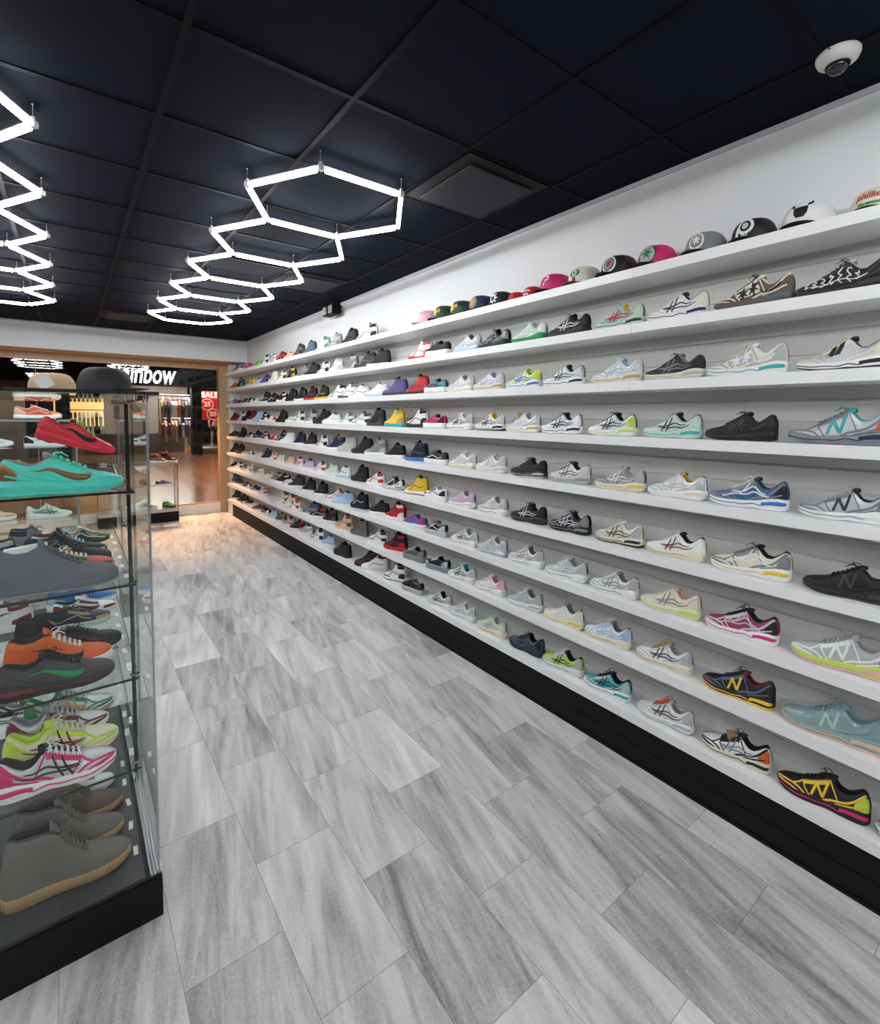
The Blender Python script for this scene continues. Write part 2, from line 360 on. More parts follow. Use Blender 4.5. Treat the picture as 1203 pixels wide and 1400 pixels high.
def lib(k, lo):
    if (k, lo) in LIB: return LIB[(k, lo)]
    s = Last(k); d = {}
    if lo:
        d['midsole'] = s.sole(0, 1, 1.04, 'midsole', lo=True)
    else:
        d['outsole'] = s.sole(0, .2, 1.05, 'outsole'); d['midsole'] = s.sole(.15, 1, 1.03, 'midsole')
    d['upper'] = s.upper(lo); d['lining'] = s.lining(); d['tongue'] = s.tongue(); d['laces'] = s.laces(not lo)
    if k in 'RX':
        d['toe_cap'] = s.patch([(.80, .995, lambda u: 0., lambda u: .30+.45*(u-.80)/.2)], 'toe_cap')
        d['heel_counter'] = s.patch([(.004, .15, lambda u: .04, lambda u: .97-.5*(u/.15)**2)], 'heel_counter')
    elif k in 'AP':
        d['toe_cap'] = s.patch([(.78, .995, lambda u: 0., lambda u: .55+.25*(u-.78)/.2)], 'toe_cap')
        d['heel_counter'] = s.patch([(.004, .24, lambda u: .02, lambda u: .96-.45*(u/.24)**2)], 'heel_counter')
    elif k == 'B':
        d['heel_counter'] = s.patch([(.004, .05, lambda u: .02, lambda u: .97)], 'heel_counter')
    else:
        d['toe_cap'] = s.patch([(.60, .995, lambda u: 0., lambda u: .18+.42*max(0, (u-.60)/.4)**1.3)], 'toe_cap')
        d['heel_counter'] = s.patch([(.004, .26, lambda u: .0, lambda u: .45-.2*(u/.26)**2), (.01, .30, lambda u: .74, lambda u: .97)], 'heel_counter')
    if not lo and k != 'B':
        ut, uo = s.p['ut'], s.p['uo']
        d['eyestay'] = s.patch([(uo, ut-.01, lambda u: .74, lambda u: .985)], 'eyestay')
        if k in 'RX':
            d['overlay'] = s.ribbons(RUNOV, 'overlay')
            LIB[('panel', k)] = s.patch([(.37, .67, lambda u: .16+.1*abs(u-.52)/.15, lambda u: .80-.25*abs(u-.50)/.17)], 'quarter_panel', .0011)
            d['sole_line'] = s.ribbons(SOLEL, 'sole_line', .0012, sole=True)
            d['cushion_insert'] = s.patch([(.0005, .30, lambda u: .30, lambda u: .72)], 'cushion_insert', .0016, lambda u, v, sd, o: s.Q(u, .15+.85*v, sd, 1.03, o))
    if k == 'B' and not lo:
        rb = MB()
        for i in range(38):
            u = .02+.95*i/37
            for sd in (1, -1): rb.tube([s.Q(u, .12, sd, 1.04), s.Q(u, .5, sd, 1.05), s.Q(u, .95, sd, 1.03)], .0022, 5)
        d['sole_ribs'] = rb.mesh('sole_ribs', True)
    LIB[(k, lo)] = (s, d)
    return LIB[(k, lo)]
def logo_mesh(k, lg, lo):
    key = ('logo', k, lg, lo)
    if key not in LIB: LIB[key] = lib(k, lo)[0].ribbons(LOGO[lg], 'side_stripe', .0024, smooth=lg != 'F')
    return LIB[key]
PN = dict(R='running_shoe', X='running_shoe', A='low_sneaker', M='mid_top_sneaker', H='high_top_sneaker', P='platform_sneaker', B='suede_boot')
ROLE = dict(upper=0, toe_cap=1, heel_counter=1, overlay=1, side_stripe=2, midsole=3, outsole=4, cushion_insert=4, sole_ribs=3, sole_line=4, quarter_panel=1, laces=5, tongue=5, lining=6, eyestay=1)
_slot = bpy.data.materials.new('shoe_part')
def shoe(style, pal, lg, lo, loc, yaw, label, cat='shoe', group=None, scale=1., pitch=0., roll=0., mirror=False):
    s, parts = lib(style, lo)
    t = empty(PN[style], loc, (roll, pitch, yaw), scale, label=label, cat=cat, group=group)
    items = dict(parts)
    if lg == 'Y' and not lo: items['quarter_panel'] = LIB[('panel', style)]
    if lg in LOGO: items['side_stripe'] = logo_mesh(style, lg, lo)
    for nm, me in items.items():
        if len(me.materials) == 0: me.materials.append(_slot)
        o = bpy.data.objects.new(nm, me); link(o, t)
        code = pal[ROLE[nm]]
        if nm == 'heel_counter' and len(pal) > 7 and pal[7] != '.': code = pal[7]
        if nm == 'toe_cap' and len(pal) > 8 and pal[8] != '.': code = pal[8]
        if nm == 'sole_line': code = pal[4] if pal[4] != pal[3] else {'w': 'g', 'i': 'b', 's': 'S', 'k': 'K'}.get(pal[3], pal[3])
        if nm == 'outsole': code = pal[9] if len(pal) > 9 else (pal[4] if pal[4] in 'kKgGnh' else pal[3])
        if nm == 'tongue': code = pal[6] if style in 'RX' else pal[0]
        if nm == 'eyestay' and style in 'HM': code = pal[0]
        o.material_slots[0].link = 'OBJECT'; o.material_slots[0].material = cm(code)
    return t
# ------------------------------------------------------------------ setting
XW, XF = 2.50, 2.24            # wall face, shelf front
YH, YG = 8.90, 9.50            # header face, storefront glass
ZC = EYE+1.283                 # ceiling
X0, Y0 = -4.2, -5.6            # far sides of the room
def bump_noise(N, L, b, vec, scale, strength, dist):
    nz = N.new('ShaderNodeTexNoise'); nz.inputs['Scale'].default_value = scale; nz.inputs['Detail'].default_value = 4
    L.new(vec, nz.inputs['Vector']); bp = N.new('ShaderNodeBump'); bp.inputs['Strength'].default_value = strength; bp.inputs['Distance'].default_value = dist
    L.new(nz.outputs['Fac'], bp.inputs['Height']); L.new(bp.outputs['Normal'], b.inputs['Normal']); return nz
M_wall = mat('painted_wall', hexc('dfe1e3'), .7, noise=.012, scale=3)
M_shelf = mat('white_melamine', hexc('f0f1f2'), .35, noise=.01, scale=8)
M_slat = mat('slat_panel', hexc('d8d8d5'), .5, noise=.015, scale=5)
M_black = mat('black_plinth', hexc('0a0a0c'), .6, noise=.2, scale=25, spec=.25)
M_tile = mat('ceiling_tile', hexc('171a26'), .9, noise=.2, scale=140, bump=.4, spec=.06)
M_grid = mat('ceiling_grid', hexc('0c0d13'), .6, noise=.1, scale=40, spec=.06)
M_wood = mat('storefront_wood', hexc('b09272'), .5, noise=.12, scale=9)
M_trimw = mat('white_trim', hexc('e6e3de'), .45, noise=.02, scale=10)
M_wtrim = mat('grey_trim', hexc('b4b4b6'), .5, noise=.02, scale=10)
M_alu = mat('brushed_aluminium', hexc('b7babd'), .28, .9, noise=.05, scale=200)
M_chrome = mat('chrome_fitting', hexc('d5d7d9'), .15, 1., noise=.02, scale=50)
M_glass = glass('clear_glass', (.978, .988, .983))
M_gshelf = glass('shelf_glass', (.945, .972, .962))
M_store = glass('storefront_glass', (.965, .965, .96))
M_edge = mat('dark_glass_edge', hexc('1a211f'), .2, noise=.1, scale=30)
M_paper = mat('white_card', hexc('e9e9e6'), .7, noise=.03, scale=90)

def floor_mat():
    m = bpy.data.materials.new('vinyl_stone_plank'); nt, N, L, b = nodes(m)
    tc = N.new('ShaderNodeTexCoord'); sx = N.new('ShaderNodeSeparateXYZ'); L.new(tc.outputs['Object'], sx.inputs[0])
    def M(op, a, c=None, d=None):
        n = N.new('ShaderNodeMath'); n.operation = op
        for i, v in enumerate((a, c, d)):
            if v is None: continue
            if hasattr(v, 'links'): L.new(v, n.inputs[i])
            else: n.inputs[i].default_value = v
        return n.outputs[0]
    u = M('DIVIDE', M('SUBTRACT', sx.outputs['X'], .535), .305); col = M('FLOOR', u); fu = M('SUBTRACT', u, col)
    par = M('FLOORED_MODULO', col, 2.)
    v = M('DIVIDE', M('SUBTRACT', sx.outputs['Y'], M('ADD', 1.262, M('MULTIPLY', par, .308))), .616); row = M('FLOOR', v); fv = M('SUBTRACT', v, row)
    cb = N.new('ShaderNodeCombineXYZ'); L.new(col, cb.inputs[0]); L.new(row, cb.inputs[1])
    wn = N.new('ShaderNodeTexWhiteNoise'); wn.noise_dimensions = '3D'; L.new(cb.outputs[0], wn.inputs['Vector'])
    # streaks run a little off the plank's own direction, shifted from plank to plank
    mp = N.new('ShaderNodeMapping'); mp.inputs['Rotation'].default_value = (0, 0, math.radians(12)); L.new(tc.outputs['Object'], mp.inputs['Vector'])
    off = N.new('ShaderNodeVectorMath'); off.operation = 'MULTIPLY_ADD'; off.inputs[1].default_value = (7., 9., 5.)
    L.new(wn.outputs['Color'], off.inputs[0]); L.new(mp.outputs[0], off.inputs[2])
    def noise(sc, scale, det, dist=0., rough=.55):
        s = N.new('ShaderNodeVectorMath'); s.operation = 'MULTIPLY'; s.inputs[1].default_value = sc; L.new(off.outputs[0], s.inputs[0])
        n = N.new('ShaderNodeTexNoise'); n.inputs['Scale'].default_value = scale; n.inputs['Detail'].default_value = det; n.inputs['Distortion'].default_value = dist; n.inputs['Roughness'].default_value = rough
        L.new(s.outputs[0], n.inputs['Vector']); return n.outputs['Fac']
    n1 = noise((1., .14, 1.), 8., 5., .9); n2 = noise((1., .10, 1.), 34., 4., .4); n3 = noise((1, .7, 1), 120., 3.); n4 = noise((1., .2, 1.), 5., 3., 1.2)
    t = M('ADD', M('MULTIPLY', n1, .58), M('ADD', M('MULTIPLY', n2, .28), M('MULTIPLY', n3, .16)))
    t = M('ADD', t, M('MULTIPLY', M('SUBTRACT', wn.outputs['Value'], .5), .15))
    cr = N.new('ShaderNodeValToRGB'); e = cr.color_ramp; L.new(t, cr.inputs['Fac'])
    e.elements[0].position = .31; e.elements[0].color = hexc('808082')+(1,); e.elements[1].position = .70; e.elements[1].color = hexc('f0efee')+(1,)
    q = e.elements.new(.5); q.color = hexc('cbcbcb')+(1,)
    # pale veins
    ve = M('ABSOLUTE', M('SUBTRACT', n4, .5)); vm = M('MULTIPLY', M('LESS_THAN', ve, .0032), M('GREATER_THAN', n2, .585))
    mx = N.new('ShaderNodeMix'); mx.data_type = 'RGBA'; L.new(M('MULTIPLY', vm, .55), mx.inputs['Factor']); L.new(cr.outputs[0], mx.inputs['A']); mx.inputs['B'].default_value = hexc('cfcfcd')+(1,)
    eu = M('MULTIPLY', M('MINIMUM', fu, M('SUBTRACT', 1., fu)), .305); ev = M('MULTIPLY', M('MINIMUM', fv, M('SUBTRACT', 1., fv)), .616)
    seam = M('LESS_THAN', M('MINIMUM', eu, ev), .0011)
    m2 = N.new('ShaderNodeMix'); m2.data_type = 'RGBA'; L.new(M('MULTIPLY', seam, .6), m2.inputs['Factor']); L.new(mx.outputs['Result'], m2.inputs['A']); m2.inputs['B'].default_value = hexc('4c4c4d')+(1,)
    L.new(m2.outputs['Result'], b.inputs['Base Color']); b.inputs['Roughness'].default_value = .42; b.inputs['Specular IOR Level'].default_value = .4
    bp = N.new('ShaderNodeBump'); bp.inputs['Strength'].default_value = .12; bp.inputs['Distance'].default_value = .002; L.new(n2, bp.inputs['Height']); L.new(bp.outputs['Normal'], b.inputs['Normal'])
    return m
def S(name, mb, m, **k): o = mb.build(name, m, **k); o['kind'] = 'structure'; return o
S('floor', MB().box((X0-.1, Y0-.1, -.1), (XW+.1, YG+.02, 0)), floor_mat())
S('ceiling', MB().box((X0-.1, Y0-.1, ZC), (XW+.1, YH, ZC+.08)), M_tile)
TX, TY, TS = .346, 1.251, .61
g = MB()
k = -8
while TX+TS*k < XW+.1:
    x = TX+TS*k
    if x > X0: g.box((x-.012, Y0, ZC-.006), (x+.012, YH, ZC+.001))
    k += 1
k = -12
while TY+TS*k < YH:
    y = TY+TS*k
    if y > Y0: g.box((X0, y-.012, ZC-.0055), (XW, y+.012, ZC+.001))
    k += 1
S('trim_1', g, M_grid)
S('wall_right', MB().box((XW, Y0, 0), (XW+.1, YG+.3, ZC)), M_wall)
S('wall_left', MB().box((X0-.1, Y0, 0), (X0, YG+.3, ZC)), mat('grey_wall', hexc('55565a'), .8, noise=.05, scale=4))
S('wall_back', MB().box((X0, Y0-.1, 0), (XW, Y0, ZC)), mat('charcoal_wall', hexc('3b3c40'), .8, noise=.05, scale=4))
ZHD = EYE+.915
S('wall_front', MB().box((X0, YH, ZHD), (XW, YH+.02, ZC)).box((X0, YH, ZC-.02), (XW, YG+.3, ZC+.06)), M_wall)
S('trim_2', MB().box((XW-.014, Y0, ZC-.028), (XW, YH, ZC-.006)).box((X0, YH-.014, ZC-.024), (XW-.014, YH, ZC-.006)), M_wtrim)
# wooden soffit and frame of the storefront, with its panes
ZGT = float(onY(150, 497, YG)[2])       # top of the glass
S('trim_3', MB().box((X0, YH+.02, ZHD), (XW, YG+.12, ZHD+.03)).box((X0, YG-.04, ZGT), (XW, YG+.06, ZHD)), M_wood)
ZSL = float(onY(280, 687, YG)[2])
xp0 = X_of(300.5, YG-.1, 1.5); xp1 = X_of(312.5, YG-.1, 1.5)
wf = MB()
wf.box((xp0, YG-.10, 0), (xp1, YG+.06, ZHD))
for px in (48, 168): x = X_of(px, YG, 2.5); wf.box((x-.004, YG-.004, ZSL), (x+.004, YG+.010, ZGT))
wf.box((X0, YG-.03, ZSL-.015), (xp0, YG+.03, ZSL+.004))
S('trim_4', wf, M_wood)
S('baseboard_front', MB().box((X0, YG-.06, 0), (xp0, YG+.06, ZSL-.015)), M_trimw)
S('window_1', MB().box((X0, YG, ZSL), (xp0, YG+.008, ZGT)), M_store)
S('wall_pier', MB().box((xp1, YG-.2, 0), (XW, YG+.06, ZHD)), M_wall)
# slat panel behind the shelves, in one profile
ZS = [EYE+z for z in (.694, .423, .139, -.138, -.421, -.708, -.986, -1.263, -1.546)]
prof = []; z = .16
while z < ZS[0]+.02:
    prof += [(XW-.012, z), (XW-.012, z+.083), (XW-.004, z+.085), (XW-.004, z+.0915)]; z += .0935
prof += [(XW-.012, z), (XW, z), (XW, .16)]
sb = MB(); ring = [(x, -.6, zz) for x, zz in prof]; sb.poly(ring, (0, YG-.2+.6, 0))
S('wall_panel_right', sb, M_slat)
S('baseboard_right', MB().box((XF+.012, -.6, 0), (XW, 9.0, ZS[8])).box((XF+.004, -.6, 0), (XF+.012, 9.0, .012)).box((XF+.008, -.6, .095), (XF+.012, 9.0, .10)), M_black)
S('trim_5', MB().box((XF+.012, 9.0, 0), (XW, YG-.2, ZS[8])), M_trimw)

ORD = ['top', 'second', 'third', 'fourth', 'fifth', 'sixth', 'seventh', 'eighth', 'bottom']
SEG = [-.58, 1.40, 3.377, 5.35, 7.33, YG-.2]
segw = ['at the open end of the wall', 'second from the open end', 'in the middle of the row', 'second from the storefront', 'ending at the storefront']
TH = .047
proto = MB().box((XF, .0008, 0), (XW-.012, 1.9722, TH), .0012).mesh('shelf_board')
for r in range(9):
    for q in range(5):
        o = bpy.data.objects.new('shelf_board', proto if r+q else proto); link(o)
        if not proto.materials: proto.materials.append(M_shelf)
        o.location = (0, SEG[q], ZS[r]); o.scale = (1, (SEG[q+1]-SEG[q])/1.973, 1)
        tag(o, f"white shelf board in the {ORD[r]} row, {segw[q]}", 'shelf', 'white shelf boards along the wall')

# ------------------------------------------------------------------ lamps: rows of hexagons
E_TUBE = 29.
M_tube = emis('lit_diffuser', (.985, .995, 1.), E_TUBE)
M_body = mat('white_lamp_body', hexc('e4e3df'), .5, noise=.02, scale=40)
M_conn = mat('clear_connector', hexc('dfe4e8'), .2, noise=.04, scale=60)
HS = .462; HH = HS*math.sqrt(3)/2; ZL = EYE+1.2
tb_body = MB().box((-.5*HS+.022, -.012, .009), (.5*HS-.022, .012, .016), .002).mesh('lamp_tube')
tb_lit = MB().box((-.5*HS+.024, -.0105, -.014), (.5*HS-.024, .0105, .009), .004).mesh('diffuser')
cn = MB().box((-.014, -.014, -.012), (.014, .014, .016), .004).cyl((0, 0, .018), (0, 0, .030), .008, n=10)
cn_me = cn.mesh('connector'); cn_me.materials.append(M_conn); tb_body.materials.append(M_body); tb_lit.materials.append(M_tube)
wire = MB().cyl((0, 0, .03), (0, 0, .083), .0007, n=6).cyl((0, 0, .080), (0, 0, .083), .004, n=10).mesh('hanger'); wire.materials.append(M_conn)
def hexrow(x, y, n, label):
    t = empty('hexagon_light', (x, y, ZL), label=label, cat='ceiling light', group='hexagon lights under the ceiling')
    nodes_, edges = {}, set()
    for i in range(n):
        c = (0, HH+2*HH*i)
        pts = [(c[0]+HS*math.cos(a*PI/3), c[1]+HS*math.sin(a*PI/3)) for a in range(6)]
        ks = [(round(p[0], 3), round(p[1], 3)) for p in pts]
        for k_, p in zip(ks, pts): nodes_[k_] = p
        for a in range(6): edges.add(tuple(sorted((ks[a], ks[(a+1) % 6]))))
    for a, b in sorted(edges):
        p, q = nodes_[a], nodes_[b]
        o = link(bpy.data.objects.new('lamp_tube', tb_body), t); o.location = ((p[0]+q[0])/2, (p[1]+q[1])/2, 0); o.rotation_euler = (0, 0, math.atan2(q[1]-p[1], q[0]-p[0]))
        link(bpy.data.objects.new('diffuser', tb_lit), o)
    for k_ in sorted(nodes_):
        p = nodes_[k_]
        o = link(bpy.data.objects.new('connector', cn_me), t); o.location = (p[0], p[1], 0); o.rotation_euler = (0, 0, math.atan2(p[1]-round(p[1]/(2*HH))*2*HH, -p[0]))
        h = link(bpy.data.objects.new('hanger', wire), o)
hexrow(1.24, 2.315, 6, 'row of lit hexagons under the black ceiling, along the sneaker wall')
hexrow(-.545, 2.315, 6, 'row of lit hexagons under the black ceiling, above the glass display case')
hexrow(1.24, -4.75, 6, 'added unseen row of lit hexagons behind the viewer, along the shoe wall')  # this and the next two rows are unseen, added to light the near side
hexrow(-.545, -4.75, 6, 'added unseen row of lit hexagons behind the viewer, over mid aisle')
hexrow(-2.33, -1.2, 6, 'added unseen row of lit hexagons along the plain wall opposite the shoe shelves')

# ------------------------------------------------------------------ ceiling fittings
M_vent = mat('vent_panel', hexc('34363d'), .7, noise=.08, scale=60, spec=.15)
M_dark = mat('dark_recess', hexc('0c0c0e'), .9, noise=.1, scale=60)
for (ix, iy, lb) in ((2, 1, 'square black ceiling diffuser beside the first hexagon of light'), (2, 5, 'square black ceiling diffuser beside the third hexagon, close to the spotlight'), (0, 10, 'square black ceiling diffuser by the white header over the storefront')):
    x, y = TX+TS*(ix+.5), TY+TS*(iy+.5)
    t = empty('ceiling_vent', (x, y, ZC), label=lb, cat='vent', group='air diffusers in the black ceiling')
    MB().box((-.29, -.29, -.008), (.29, .29, -.0005), .002).build('backing', M_dark, t)
    MB().box((-.225, -.225, -.028), (.225, .225, -.016), .004).build('face_panel', M_vent, t)
    fr = MB()
    for a in (0, 1, 2, 3): fr.poly([Matrix.Rotation(a*PI/2, 3, 'Z') @ Vector(p) for p in ((-.297, -.297, -.012), (.297, -.297, -.012), (.27, -.27, -.002), (-.27, -.27, -.002))], (0, 0, .002))
    fr.build('frame', M_grid, t)
    hb = MB()
    for sx in (-1, 1):
        for sy in (-1, 1): hb.cyl((sx*.19, sy*.19, -.018), (sx*.19, sy*.19, -.006), .008, n=8)
    hb.build('standoff', M_dark, t)
t = empty('ceiling_camera', (2.185, .600, ZC), label='white dome security camera on the black ceiling by the wall', cat='security camera')
MB().lathe([(.058, -.001), (.064, -.004), (.064, -.016), (.058, -.030), (.044, -.040), (.036, -.042)], 40).build('housing', mat('camera_housing', hexc('dcdad6'), .4, noise=.02), t, smooth=True)
MB().lathe([(.0365, -.040), (.0365, -.046), (.034, -.046), (.034, -.040)], 36).build('collar_ring', mat('camera_ring', hexc('151517'), .3), t, smooth=True)
MB().lathe([(.033, -.042)]+[(.033*math.cos(a), -.044-.030*math.sin(a)) for a in np.linspace(0, 1.45, 9)], 36).build('dome', mat('smoked_dome', hexc('1c1d22'), .06, noise=.05, spec=.8), t, smooth=True)
MB().cyl((-.0625, .008, -.010), (-.066, .008, -.010), .003, n=10).build('screw', M_black, t)
# spotlight on the wall
sp = onX(453, 425, XW-.10)
t = empty('wall_spotlight', (XW, sp[1], sp[2]), label='black twin spotlight high on the white wall beneath the ceiling', cat='spotlight')
MB().box((-.10, -.05, -.02), (0, .05, .12), .005).build('bracket', M_black, t)
for k_, (dy, ry) in enumerate(((.07, .5), (-.07, -.3))):
    h = MB().box((-.15, dy-.06, -.055), (-.06, dy+.06, .055), .008).build('lamp_head', M_black, t)
    MB().box((-.155, dy-.045, -.04), (-.148, dy+.045, .042), .002).build('lens', mat('frosted_lens', hexc('b9bcc0'), .2, noise=.05), h)
